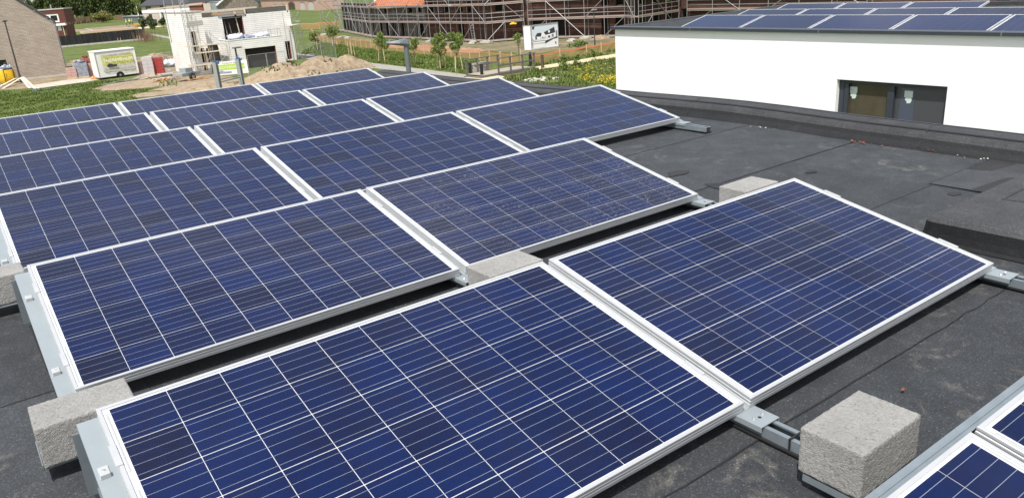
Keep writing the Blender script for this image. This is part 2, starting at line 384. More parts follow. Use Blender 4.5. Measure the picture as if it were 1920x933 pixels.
M['heath'] = ground_mat('dry_thin_grass', [(0.25, (0.10, 0.095, 0.045)), (0.5, (0.19, 0.165, 0.10)), (0.8, (0.28, 0.235, 0.16))], 0.3, 1.6, 0.06)
M['redsoil'] = ground_mat('reddish_soil', [(0.25, (0.26, 0.14, 0.085)), (0.5, (0.36, 0.22, 0.15)), (0.8, (0.46, 0.31, 0.23))], 0.4, 1.8, 0.05)
M['path_grey'] = ground_mat('grey_gravel_path', [(0.3, (0.27, 0.255, 0.225)), (0.7, (0.35, 0.335, 0.30))], 1.0, 6, 0.01)
M['path_yellow'] = ground_mat('yellow_sand_path', [(0.3, (0.50, 0.42, 0.26)), (0.7, (0.60, 0.52, 0.34))], 1.0, 6, 0.01)
M['apron'] = ground_mat('pale_concrete_apron', [(0.3, (0.42, 0.37, 0.31)), (0.7, (0.52, 0.47, 0.40))], 1.0, 4, 0.01)
M['ditch'] = mat('dark_ditch', (0.03, 0.03, 0.018), 0.8, var=0.3)
def leaf(name, a, b):
    m, t, p = new_mat(name)
    co = N(t, 'ShaderNodeNewGeometry').outputs['Position']
    c = ramp(t, noise_tex(t, 1.4, 4, 0.7, co), [(0.3, a), (0.7, b)])
    t.links.new(c, p.inputs['Base Color']); p.inputs['Roughness'].default_value = 0.7; p.inputs['Specular IOR Level'].default_value = 0.2
    p.inputs['Transmission Weight'].default_value = 0.0
    return m
M['leaf_a'] = leaf('leaf_light_green', (0.15, 0.20, 0.048), (0.24, 0.29, 0.085))
M['leaf_b'] = leaf('leaf_mid_green', (0.065, 0.098, 0.026), (0.105, 0.145, 0.042))
M['leaf_dark'] = leaf('leaf_dark_green', (0.018, 0.030, 0.010), (0.040, 0.058, 0.018))
M['leaf_forest'] = leaf('leaf_forest_green', (0.040, 0.058, 0.016), (0.085, 0.10, 0.030))
M['leaf_olive'] = leaf('leaf_olive', (0.17, 0.155, 0.045), (0.25, 0.22, 0.080))
M['blade'] = leaf('grass_blade', (0.105, 0.155, 0.030), (0.17, 0.22, 0.055))
M['blade_dark'] = leaf('grass_blade_dark', (0.060, 0.090, 0.024), (0.085, 0.118, 0.034))
M['blade_dry'] = leaf('grass_blade_dry', (0.16, 0.13, 0.06), (0.24, 0.19, 0.10))
M['flower'] = mat('yellow_flower', (0.70, 0.52, 0.02), 0.6)
M['scrub'] = leaf('brown_scrub', (0.12, 0.085, 0.05), (0.19, 0.13, 0.08))
def net_mat():
    m = bpy.data.materials.new('orange_barrier_net'); m.use_nodes = True; t = m.node_tree; p = t.nodes['Principled BSDF']
    p.inputs['Base Color'].default_value = (0.50, 0.23, 0.11, 1); p.inputs['Roughness'].default_value = 0.7
    tr = N(t, 'ShaderNodeBsdfTransparent'); mx = N(t, 'ShaderNodeMixShader'); out = t.nodes['Material Output']
    co = coords(t)
    f = ramp(t, noise_tex(t, 6, 4, 0.6, co), [(0.3, (0.25,)*3), (0.7, (0.55,)*3)])
    t.links.new(f, mx.inputs[0]); t.links.new(tr.outputs[0], mx.inputs[1]); t.links.new(p.outputs[0], mx.inputs[2]); t.links.new(mx.outputs[0], out.inputs[0])
    return m
M['net'] = net_mat()
M['net_band'] = mat('orange_net_edge', (0.66, 0.24, 0.11), 0.7)
def mesh_fence_mat():
    m = bpy.data.materials.new('wire_mesh_infill'); m.use_nodes = True; t = m.node_tree; p = t.nodes['Principled BSDF']
    p.inputs['Base Color'].default_value = (0.35, 0.37, 0.37, 1)
    tr = N(t, 'ShaderNodeBsdfTransparent'); mx = N(t, 'ShaderNodeMixShader'); mx.inputs[0].default_value = 0.13
    t.links.new(tr.outputs[0], mx.inputs[1]); t.links.new(p.outputs[0], mx.inputs[2]); t.links.new(mx.outputs[0], t.nodes['Material Output'].inputs[0]); return m
M['wire'] = mesh_fence_mat()

# ================================================================== GROUND AND PATHS
mb = MB(); S = 1600; n = 32
mb.quad((-S, -S, GZ), (S, -S, GZ), (S, S, GZ), (-S, S, GZ))
struct('ground', mb, M['grass'])
def sheet(name, px, m, lift, rough=0.0, seed=1, sub=10):
    """a thin sheet on the ground, its outline given as points seen in the photograph; outline wobbles by rough metres"""
    P = [G(*q) for q in px]; out = []
    for i, a in enumerate(P):
        b = P[(i+1) % len(P)]
        for k in range(sub if rough else 1):
            p = a.lerp(b, k/sub)
            if rough: p = p + Vector((noise.noise(p*0.9+Vector((seed, 0, 0))), noise.noise(p*0.9+Vector((0, seed, 5))), 0))*rough
            out.append((p.x, p.y, GZ+lift))
    return struct(name, MB().poly(out), m)
sheet('soil', [(255, 108), (300, 99), (345, 110), (372, 120), (400, 140), (470, 150), (470, 158), (345, 158), (262, 152)], M['mud'], 0.010, 1.2, 3)
sheet('sand', [(171, 168), (195, 160), (240, 152), (300, 147), (345, 150), (400, 148), (500, 145), (520, 175), (340, 175), (290, 170), (300, 163), (240, 168), (205, 171)], M['sand'], 0.022, 0.9, 4)
sheet('sand', [(245, 181), (262, 174), (300, 172), (345, 168), (400, 165), (400, 176), (300, 180), (262, 184)], M['sand'], 0.030, 0.9, 8)
sheet('soil', [(-5, 157), (42, 149), (127, 140), (190, 138), (190, 149), (60, 166), (-5, 169)], M['mud'], 0.014, 0.5, 9)
sheet('path', [(48, 162), (130, 150), (196, 145), (196, 148), (150, 156), (110, 161), (66, 168)], M['apron'], 0.034, 0.3, 2)
sheet('soil', [(120, 118), (150, 110), (185, 104), (200, 112), (165, 124), (126, 132)], M['mud'], 0.018, 1.5, 12)
sheet('soil', [(585, 64), (700, 73), (800, 77), (880, 80), (1180, 69), (1180, 79), (1000, 103), (930, 97), (860, 92), (760, 84), (660, 76), (585, 68)], M['heath'], 0.012, 1.5, 5)
sheet('soil', [(690, 83), (760, 84), (850, 88), (905, 92), (900, 100), (820, 98), (740, 90)], M['redsoil'], 0.024, 0.8, 6)
sheet('soil', [(1290, -18), (1640, -30), (2000, -50), (2000, 20), (1640, 20), (1290, 20)], M['redsoil'], 0.018, 2, 7)
sheet('soil', [(125, 57), (190, 51), (262, 45), (330, 49), (330, 52), (262, 50), (190, 56), (125, 62)], M['mud'], 0.02, 2, 7)
sheet('path', [(283, 63.5), (345, 74), (575, 102), (671, 115.6), (761, 126.5), (873, 140.5), (905, 145), (903, 153), (870, 150), (780, 137.5), (690, 127.5), (600, 115), (345, 79), (283, 66.5)], M['path_grey'], 0.030)
sheet('path', [(868, 148), (901, 140.5), (925, 141), (960, 147), (905, 157), (872, 152)], M['path_yellow'], 0.045)
sheet('path', [(996, 127.5), (1154, 102), (1300, 82), (1300, 88), (1154, 109), (1010, 131.5)], M['path_yellow'], 0.045)
sheet('ditch', [(925, 152), (955, 142), (996, 140), (1000, 146), (975, 160), (930, 162)], M['ditch'], 0.026, 0.2, 3)

def inpoly(x, y, P):
    c = False
    for i in range(len(P)):
        a = P[i]; b = P[i-1]
        if (a.y > y) != (b.y > y) and x < (b.x-a.x)*(y-a.y)/(b.y-a.y)+a.x: c = not c
    return c
def tufts(name, px, dens, h, mats, wts, seed=1, wid=0.05, lean=0.5):
    rnd = random.Random(seed); P = [G(*q) for q in px]; x0 = min(p.x for p in P); x1 = max(p.x for p in P); y0 = min(p.y for p in P); y1 = max(p.y for p in P)
    k = int((x1-x0)*(y1-y0)*dens); mb = MB()
    for _ in range(k):
        x = rnd.uniform(x0, x1); y = rnd.uniform(y0, y1)
        if not inpoly(x, y, P): continue
        g = noise.noise(Vector((x*0.55, y*0.55, seed)))
        if g < -0.22 and rnd.random() < 0.7: continue
        hh = h*rnd.uniform(0.5, 1.1)*(1+g*0.9); mi = rnd.choices(range(len(mats)), wts)[0]
        for b in range(3):
            a = rnd.uniform(0, 6.28); c, s = math.cos(a), math.sin(a); l = rnd.uniform(0.1, lean)*hh
            mb.tri((x-s*wid, y+c*wid, GZ), (x+s*wid, y-c*wid, GZ), (x+c*l, y+s*l, GZ+hh*rnd.uniform(0.7, 1)), mi)
    o = put(name, mb.data(name, mats), None, kind='stuff'); return o
o = tufts('grass', [(-5, 172), (60, 170), (110, 162), (175, 154), (190, 152), (235, 150), (240, 153), (195, 161), (172, 168), (205, 172), (300, 165), (250, 180), (260, 186), (-5, 222)], 34, 0.15, [M['blade'], M['blade_dark']], [5, 1.3], 2, 0.045)
o['label'] = 'rough green grass growing over the plot in front of the tan brick house'; o['category'] = 'grass'
o = tufts('grass', [(560, 102), (600, 80), (680, 92), (762, 101), (815, 106), (900, 116), (905, 144), (873, 139), (761, 125.5), (671, 115)], 34, 0.24, [M['blade'], M['blade_dark']], [5, 1.5], 3, 0.045)
o['label'] = 'lush green verge between the grey path and the orange barrier net'; o['category'] = 'grass'
o = tufts('grass', [(925, 150), (1000, 133), (1010, 132), (1154, 110), (1175, 110), (1175, 200), (1060, 170), (960, 160)], 30, 0.26, [M['blade'], M['blade_dark'], M['blade_dry']], [5, 3, 1.2], 4, 0.05)
o['label'] = 'lush weedy bank beside the yellow sand path left of the white wall'; o['category'] = 'grass'
o = tufts('grass', [(986, 125), (1154, 95), (1154, 101), (1000, 127)], 22, 0.32, [M['blade'], M['blade_dark'], M['blade_dry']], [5, 2, 3], 5, 0.05)
o['label'] = 'narrow strip of weeds between the orange net and the yellow sand path'; o['category'] = 'grass'
o = tufts('grass', [(262, 148), (345, 154), (330, 162), (300, 163), (300, 150)], 6, 0.3, [M['blade'], M['blade_dark']], [5, 2], 6, 0.05)
o['label'] = 'thin grass growing through the sand near the small trailer'; o['category'] = 'grass'

# ================================================================== OUR BUILDING AND ITS ROOF
ROWS = [-1.664, 0.0, 1.6334, 3.2626, 4.8844, 6.5197, 8.0994]      # y of each row's low edge
DZ = [0.011, 0.0, 0.0155, 0.0449, 0.0258, -0.0031, -0.032]
RX = [-0.0385, 0.0, -0.0052, -1.7168, -1.747, -1.7564, -1.7693]
L_, W_, TILT, GAP = 1.65, 1.0208, R(12.1588), 0.0335
def RZ(y):                                                       # the roof's gentle fall
    if y <= ROWS[0]: return DZ[0]
    for i in range(6):
        if y <= ROWS[i+1]:
            t = (y-ROWS[i])/(ROWS[i+1]-ROWS[i]); t = t*t*(3-2*t); return DZ[i]*(1-t)+DZ[i+1]*t
    return DZ[6]
X0, X1, Y0, Y1 = -6.0, 5.50, -4.6, 9.95
def strip_prof(pts, ya, yb, m, mbx=None, step=0.4):
    """extrude an x-z profile along y following the roof's fall"""
    b = mbx or MB(); ys = [ya+(yb-ya)*i/max(1, int((yb-ya)/step)) for i in range(int((yb-ya)/step)+1)] if yb-ya > step else [ya, yb]
    for i in range(len(ys)-1):
        for j in range(len(pts)-1):
            (xa, za), (xb, zb) = pts[j], pts[j+1]
            b.quad((xa, ys[i], za+RZ(ys[i])), (xb, ys[i], zb+RZ(ys[i])), (xb, ys[i+1], zb+RZ(ys[i+1])), (xa, ys[i+1], za+RZ(ys[i+1])), m)
    return b
roof = put('roof', None, None, kind='structure')
b = MB().box(X0-0.25, X1+0.28, Y0-0.3, Y1+0.35, GZ, -0.12)
part('wall', b, M['render_white'], roof)
part('deck', MB().box(X0-0.25, X1+0.27, Y0-0.3, Y1+0.34, -0.118, -0.06), M['felt_far'], roof)
# rolls of felt, one metre wide, each lapped a few millimetres over the next
seams = [-0.07+0.985*k for k in range(-5, 11)]
for k in range(len(seams)-1):
    ya, yb = max(seams[k], Y0), min(seams[k+1]+0.05, Y1)
    if yb <= ya: continue
    cuts = [X0] + ([-2.1, 2.9] if k % 2 else [-3.9, 0.2, 4.6]) + [X1]
    for j in range(len(cuts)-1):
        b = MB(); nx = 14; ny = 4
        xa, xb = cuts[j], cuts[j+1]+(0.03 if j < len(cuts)-2 else 0)
        wob = lambda x, y: 0.0022*noise.noise(Vector((x*1.3, y*1.7, k)))
        def zz(x, y): 
            t = (y-ya)/(yb-ya); u_ = (x-xa)/(xb-xa)
            return RZ(y) + wob(x, y) + 0.0045*max(0, (t-0.93)/0.07)*0 + (0.0022 if (k % 2) else 0.0) + 0.002*u_
        g = [[(xa+(xb-xa)*i/nx, ya+(yb-ya)*jj/ny + (0.006*noise.noise(Vector((i*0.9, k*7.0, jj)))), 0) for i in range(nx+1)] for jj in range(ny+1)]
        for jj in range(ny):
            for i in range(nx):
                q = [g[jj][i], g[jj][i+1], g[jj+1][i+1], g[jj+1][i]]
                b.quad(*[(x, y, zz(x, y)) for x, y, _ in q])
        part('felt_sheet', b, M['felt'], roof)
        # melted bitumen bead along the lap
        b = MB(); zt = lambda x, y: RZ(y)+0.0105
        for i in range(40):
            xa_ = xa+(xb-xa)*i/40; xb_ = xa+(xb-xa)*(i+1)/40; y_ = ya+0.014*noise.noise(Vector((i*0.6, k*3.0, 1))); wd = 0.0008+0.0035*abs(noise.noise(Vector((i*0.7, k, 2))))
            yn = ya+0.014*noise.noise(Vector(((i+1)*0.6, k*3.0, 1)))
            b.quad((xa_, y_-wd, RZ(ya)+0.0045), (xb_, yn-wd, RZ(ya)+0.0045), (xb_, yn+wd, RZ(ya)+0.0075), (xa_, y_+wd, RZ(ya)+0.0075))
        part('seam', b, M['felt_seam'], roof)
# right-hand upstand
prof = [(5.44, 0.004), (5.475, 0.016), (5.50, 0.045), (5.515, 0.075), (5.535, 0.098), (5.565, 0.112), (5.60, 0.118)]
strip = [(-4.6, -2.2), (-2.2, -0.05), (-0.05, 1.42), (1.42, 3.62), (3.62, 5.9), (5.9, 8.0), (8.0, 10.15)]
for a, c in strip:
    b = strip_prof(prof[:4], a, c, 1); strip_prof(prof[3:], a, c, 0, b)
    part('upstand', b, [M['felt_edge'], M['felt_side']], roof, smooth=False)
    b = strip_prof([(5.600, 0.124), (5.69, 0.130), (5.775, 0.128), (5.785, 0.10)], a+0.05, c+0.05, 0)
    part('capping', b, M['felt_edge'], roof)
b = MB()
for a, c in strip[1:]:
    for i in range(8):                                            # wandering lap joints across the upstand
        t0, t1 = i/8, (i+1)/8
        f = lambda t: (5.46+0.30*t, a+0.05*t+0.012*math.sin(t*9+a*5), 0)
        x0_, y0_, _ = f(t0); x1_, y1_, _ = f(t1)
        hz = lambda x: 0.014+0.104*min(1, max(0, (x-5.475)/0.09))+0.012*min(1, max(0, (x-5.58)/0.1))
        b.quad((x0_, y0_-0.004, hz(x0_)+RZ(a)+0.006), (x1_, y1_-0.004, hz(x1_)+RZ(a)+0.006), (x1_, y1_+0.004, hz(x1_)+RZ(a)+0.006), (x0_, y0_+0.004, hz(x0_)+RZ(a)+0.006))
strip_prof([(5.588, 0.1215), (5.602, 0.129)], Y0, 10.15, 0, b)
part('seam', b, M['felt_seam'], roof)
b = strip_prof([(5.780, 0.131), (5.800, 0.131), (5.800, 0.03), (5.78, 0.03)], Y0, 10.15, 0)
part('edge_trim', b, M['anthracite'], roof)
# far upstand
b = MB(); pr = [(9.86, 0.0), (9.92, 0.03), (9.96, 0.09), (10.0, 0.115), (10.16, 0.122), (10.18, 0.02)]
for j in range(len(pr)-1):
    b.quad((X0, pr[j][0], pr[j][1]-0.03), (5.80, pr[j][0], pr[j][1]-0.03), (5.80, pr[j+1][0], pr[j+1][1]-0.03), (X0, pr[j+1][0], pr[j+1][1]-0.03))
part('upstand', b, M['felt_edge'], roof)
# raised felt-covered kerb at the right
b = MB(); cr = 0.04
def kerb_ring(x0, x1, y0, y1, z, r):
    pts = []
    for cx, cy, a0 in ((x1-r, y1-r, 0), (x0+r, y1-r, 90), (x0+r, y0+r, 180), (x1-r, y0+r, 270)):
        for k in range(4):
            a = R(a0+k*30); pts.append((cx+r*math.cos(a), cy+r*math.sin(a), z+RZ(cy)))
    return pts
kx0, kx1, ky0, ky1 = 3.69, 5.52, -2.4, 0.50
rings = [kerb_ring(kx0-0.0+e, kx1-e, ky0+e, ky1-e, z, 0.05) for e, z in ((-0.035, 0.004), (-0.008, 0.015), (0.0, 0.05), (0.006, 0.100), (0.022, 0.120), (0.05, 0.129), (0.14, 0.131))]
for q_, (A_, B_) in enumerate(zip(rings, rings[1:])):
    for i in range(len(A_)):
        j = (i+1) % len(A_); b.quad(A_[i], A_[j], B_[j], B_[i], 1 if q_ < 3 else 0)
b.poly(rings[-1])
part('kerb', b, [M['felt_edge'], M['felt_kerb_side']], roof)
b = MB()
for i in range(10):
    t0, t1 = i/10, (i+1)/10; f = lambda t: (4.18+0.05*math.sin(t*5), 0.33-1.0*t)
    (xa, ya), (xb, yb) = f(t0), f(t1); b.quad((xa-0.004, ya, 0.136), (xa+0.004, ya, 0.136), (xb+0.004, yb, 0.136), (xb-0.004, yb, 0.136))
b.quad((4.18, 0.325, 0.136), (4.7, 0.345, 0.136), (4.7, 0.351, 0.136), (4.18, 0.331, 0.136))
part('seam', b, M['felt_seam'], roof)
# dark repair patch, damp pools
b = MB().poly([(4.66, 0.60, 0.0175), (5.44, 0.58, 0.0175), (5.45, 0.93, 0.0175), (4.66, 0.935, 0.0175)])
part('felt_patch', b, M['felt_patch'], roof)
b = MB()
for (p, q) in (((4.655, 0.595), (4.655, 0.94)), ((4.655, 0.938), (5.45, 0.933)), ((4.655, 0.598), (5.2, 0.59))):
    d = Vector((q[0]-p[0], q[1]-p[1], 0)).normalized()*0.003; nrm = Vector((-d.y, d.x, 0))
    P = Vector((*p, 0.0190)); Q = Vector((*q, 0.0190)); b.quad(P-nrm, Q-nrm, Q+nrm, P+nrm)
part('seam', b, M['felt_seam'], roof)
M['damp'] = mat('damp_bitumen', (0.020, 0.020, 0.021), 0.8, var=0.2, vscale=6)
def pool(cx, cy, rx, ry, seed, z=0.011):
    pts = []
    for i in range(28):
        a = 2*math.pi*i/28; f = 1+0.45*noise.noise(Vector((math.cos(a)*1.2, math.sin(a)*1.2, seed)))
        x = cx+rx*f*math.cos(a); y = cy+ry*f*math.sin(a); pts.append((x, y, z+RZ(cy)))
    part('damp_stain', MB().poly(pts), M['damp'], roof)
g = lambda u, v: G(u, v, 0.02)
b = MB().poly([(5.16, 0.80, 0.0185), (5.44, 0.76, 0.0185), (5.45, 0.926, 0.0185), (5.12, 0.928, 0.0185)]).poly([(4.665, 0.606, 0.0185), (5.10, 0.605, 0.0185), (5.05, 0.66, 0.0185), (4.675, 0.70, 0.0185)])
part('damp_stain', b, M['damp'], roof)
for (u, v, rx, ry, s) in ((1272, 327, 0.10, 0.055, 1), (1348, 350, 0.05, 0.10, 2), (1520, 322, 0.05, 0.03, 3), (1790, 361, 0.05, 0.03, 5)):
    p = g(u, v); pool(p.x, p.y, rx, ry, s, 0.0070)
# stray crumbs of brick and stones along the upstand
b = MB(); rnd = random.Random(5)
for (u, v, k, m_) in ((1612, 269, 18, 0), (1665, 279, 3, 0), (1740, 285, 3, 0), (1812, 296, 3, 1), (1843, 301, 2, 1), (1420, 245, 4, 1), (1658, 718, 1, 0)):
    for _ in range(k):
        p = g(u, v)+Vector((rnd.gauss(0, 0.02), rnd.gauss(0, 0.045), 0)); r = rnd.uniform(0.003, 0.009)
        b.blob((p.x, p.y, RZ(p.y)+0.012+r*0.5), (r, r*rnd.uniform(0.6, 1.2), r*0.6), 6, 4, m_, 0.3, rnd.random()*9)
o = put('debris', b.data('debris', [M['crumb'], M['pale_stone']]), None, kind='stuff')
o['label'] = 'red brick crumbs and pale pebbles lying along the roof upstand'; o['category'] = 'debris'

# ================================================================== SOLAR PANELS
# frame: one extruded section swept round the rectangle, mitred at the corners
def frame_mesh(W, L):
    prof = [(0.0115, -0.005), (0.0115, -0.0006), (0.0105, 0.0), (0.0012, 0.0), (0.0, -0.0012), (0.0, -0.0085), (0.0018, -0.0098), (0.0018, -0.0135), (0.0, -0.0148),
            (0.0, -0.0205), (0.0018, -0.0218), (0.0018, -0.0255), (0.0, -0.0268), (0.0, -0.040), (0.030, -0.040), (0.030, -0.0385), (0.002, -0.0385), (0.002, -0.006)]
    b = MB()
    for i in range(len(prof)-1):
        (d0, z0), (d1, z1) = prof[i], prof[i+1]
        def c(d, z): return [(d, d, z), (L-d, d, z), (L-d, W-d, z), (d, W-d, z)]
        A, B = c(d0, z0), c(d1, z1)
        for k in range(4):
            j = (k+1) % 4; b.quad(A[k], B[k], B[j], A[j])
    return b
FRAME = frame_mesh(W_, L_).data('frame', M['alu'])
MX, MYn, MYf, GX, GY = 0.031, 0.0165, 0.0200, 0.0021, 0.0032
CX = (L_-2*MX+GX)/10; CY = (W_-MYn-MYf+GY)/6
cw, ch = CX-GX, CY-GY
def cell_mesh():
    b = MB(); z = -0.0034; cc = 0.0012
    b.poly([(cc, 0, z), (cw-cc, 0, z), (cw, cc, z), (cw, ch-cc, z), (cw-cc, ch, z), (cc, ch, z), (0, ch-cc, z), (0, cc, z)], 0)
    for k in range(4):
        y = ch*(k+0.5)/4; b.quad((-GX/2, y-0.00055, z+0.0003), (cw+GX/2, y-0.00055, z+0.0003), (cw+GX/2, y+0.00055, z+0.0003), (-GX/2, y+0.00055, z+0.0003), 1)
    return b
CELL = cell_mesh().data('solar_cell', [M['cell'], M['busbar']])
b = MB(); e = 0.011
b.quad((e, e, -0.0045), (L_-e, e, -0.0045), (L_-e, W_-e, -0.0045), (e, W_-e, -0.0045)); b.quad((e, e, -0.006), (e, W_-e, -0.006), (L_-e, W_-e, -0.006), (L_-e, e, -0.006))
BACK = b.data('backsheet', M['backsheet'])
GLASS = MB().quad((e, e, -0.0015), (L_-e, e, -0.0015), (L_-e, W_-e, -0.0015), (e, W_-e, -0.0015)).data('glass', M['glass'])
GLASS2 = MB().quad((e, e, -0.0015), (L_-e, e, -0.0015), (L_-e, W_-e, -0.0015), (e, W_-e, -0.0015)).data('glass', M['glass_dirty'])
RIBP = [(sx, MYn+CY*(2*k)+0.02+0.012*k) for sx in (0.0185, L_-0.0235) for k in range(3)]
RIB = MB().quad((0, 0, -0.0042), (0.0055, 0, -0.0042), (0.0055, CY*1.62, -0.0042), (0, CY*1.62, -0.0042)).data('ribbon', M['ribbon'])
CELLS_JOINED = None
def make_panel(origin, rz, label, dusty=False, joined=False, group='solar panels in rows on our felt roof'):
    t = thing('solar_panel', label, 'solar panel', origin, 0, group)
    t.rotation_euler = (Matrix.Rotation(rz, 3, 'Z') @ Matrix.Rotation(TILT, 3, 'X')).to_euler()
    put('frame', FRAME, t); put('backsheet', BACK, t); 
    for rx_, ry_ in RIBP: put('ribbon', RIB, t, (rx_, ry_, 0))
    if joined:
        global CELLS_JOINED
        if CELLS_JOINED is None:
            b = MB()
            for j in range(6):
                for i in range(10): b.box(MX+i*CX, MX+i*CX+cw, MYn+j*CY, MYn+j*CY+ch, -0.0044, -0.0034)
            CELLS_JOINED = b.data('solar_cells', M['cell'])
        put('solar_cells', CELLS_JOINED, t, kind='stuff')
    else:
        for j in range(6):
            for i in range(10): put('solar_cell', CELL, t, (MX+i*CX, MYn+j*CY, 0))
    put('glass', GLASS2 if dusty else GLASS, t)
    return t
LBL = {
 (0, 0): 'blue solar panel at the bottom right, cut off, directly beside the big concrete block',
 (0, 1): 'blue solar panel cut off by the right edge in the bottom right corner',
 (1, 0): 'large nearest blue solar panel cut off by the bottom edge of the picture',
 (1, 1): 'large blue solar panel right of the nearest one, beside the raised felt kerb',
 (2, 0): 'blue solar panel in the second row from the front, at its open left end',
 (2, 1): 'dusty speckled blue solar panel at the right end of the second row',
 (3, 1): 'blue solar panel at the left end of the third row',
 (3, 2): 'blue solar panel in the middle of the third row',
 (3, 3): 'blue solar panel at the right end of the third row, above the rail stub',
 (4, 1): 'greyish blue solar panel at the left of the fourth row',
 (4, 2): 'greyish blue solar panel in the middle of the fourth row',
 (4, 3): 'greyish blue solar panel at the right end of the fourth row',
 (5, 1): 'greyish blue solar panel at the left of the fifth row',
 (5, 2): 'greyish blue solar panel in the middle of the fifth row',
 (5, 3): 'greyish blue solar panel at the right end of the fifth row',
 (6, 1): 'farthest row solar panel at the left, below the green lawn',
 (6, 2): 'farthest row solar panel in the middle, below the two grey steel posts',
 (6, 3): 'farthest row solar panel at the right, below the sand heap'}
for (r, i), lab in LBL.items():
    make_panel((RX[r]+i*(L_+GAP), ROWS[r], 0.10+DZ[r]), 0, lab, dusty=(r, i) == (2, 1))

# ------------------------------------------------------------------ brackets, clamps, rails
ct, st_ = math.cos(TILT), math.sin(TILT)
def rot_tilt(b):                                   # local (x, s, n) -> tilted about the low edge
    b.v = [(x, y*ct - z*st_, y*st_ + z*ct) for x, y, z in b.v]; return b
hw = 0.052
PLATE = rot_tilt(MB().box(-hw, hw, 0.0, W_+0.012, -0.0435, -0.0405).box(-hw, -hw+0.003, 0.0, W_+0.012, -0.058, -0.0435).box(hw-0.003, hw, 0.0, W_+0.012, -0.058, -0.0435)).data('top_plate', M['galv_light'])
zt_ = W_*st_ - 0.055
PB = MB()
for sx in (-1, 1): PB.beam((sx*(hw-0.004), (W_-0.002)*ct, zt_), (sx*(hw-0.004), (W_+0.012)*ct, -0.055), 0.045, 0.004)
PB.beam((0, (W_+0.02)*ct, zt_), (0, (W_+0.03)*ct, -0.055), 0.09, 0.003)
POST = PB.data('post', M['galv'])
CL = MB().box(-0.013, 0.013, -0.028, 0.020, -0.0398, -0.037).box(-0.012, 0.012, -0.028, -0.012, -0.037, -0.026)
CLAMP_END = rot_tilt(CL).data('clamp', M['alu'])
CLAMP_MID = rot_tilt(MB().box(-0.027, -0.0135, -0.040, 0.040, 0.0006, 0.0030).box(-0.0145, -0.0125, -0.040, 0.040, -0.034, 0.0006).box(-0.0125, 0.006, -0.010, 0.010, -0.034, -0.031)).data('clamp', M['alu'])
BOLT = MB().lathe([(0, 0.009), (0.006, 0.009), (0.0085, 0.006), (0.0085, 0.0), (0.012, 0.0), (0.012, -0.002)], 10).data('bolt', M['bolt'])
FOOT = MB().box(-0.045, 0.045, -0.085, 0.03, -0.0445, -0.0415).box(-0.045, -0.042, -0.085, 0.03, -0.06, -0.0445).box(0.042, 0.045, -0.085, 0.03, -0.06, -0.0445).data('foot_plate', M['galv_light'])
HOLE = MB().lathe([(0, 0), (0.006, 0)], 10).data('hole', M['black'])
def bracket(x, r, end, label):
    z0 = 0.10+DZ[r]
    t = thing('panel_bracket', label, 'bracket', (x, ROWS[r], z0), 0, 'steel brackets carrying the solar panels')
    put('top_plate', PLATE, t); put('post', POST, t); f = put('foot_plate', FOOT, t)
    for bx, by in ((-0.022, -0.04), (0.022, -0.04)): put('bolt', BOLT, f, (bx, by, -0.041), scale=(0.6, 0.6, 0.6))
    put('hole', HOLE, f, (0.0, -0.045, -0.0408))
    for s_ in (0.20, 0.78):
        if end == 0: c = put('clamp', CLAMP_MID, t, (0, s_*W_*ct, s_*W_*st_)); put('bolt', BOLT, c, (-0.003, 0, -0.032), scale=(0.5, 0.5, 0.6))
        else:
            sx = -0.030 if end < 0 else 0.030
            c = put('clamp', CLAMP_END, t, (sx, s_*W_*ct, s_*W_*st_)); put('bolt', BOLT, c, (0, 0.006, -0.037), scale=(0.75, 0.75, 0.75))
            # flat lip over the panel frame
            lip = rot_tilt(MB().box(-0.004, 0.014, -0.045, 0.045, 0.0006, 0.0025)).data('clamp', M['alu'])
            put('clamp', lip, t, ((0.001 if end < 0 else -0.010), s_*W_*ct, s_*W_*st_))
rn = ['row at the bottom right corner', 'nearest full row', 'second row', 'third row', 'fourth row', 'fifth row', 'farthest row']
for r in range(7):
    cols = sorted(i for (rr, i) in LBL if rr == r)
    x_first = RX[r]+cols[0]*(L_+GAP); n_ = len(cols)
    for k in range(n_+1):
        if k == 0: x = x_first-0.004; e_ = -1; wh = 'at the left end of the '
        elif k == n_: x = x_first+n_*(L_+GAP)-GAP+0.004; e_ = 1; wh = 'at right end of the '
        else: x = x_first+k*(L_+GAP)-GAP/2; e_ = 0; wh = ('in the gap of the ' if n_ == 2 else 'in the left gap between panels of the ' if k == 1 else 'in the right gap between panels of the ')
        if r == 0 and k == 2: continue
        bracket(x, r, e_, 'grey steel bracket ' + wh + rn[r])
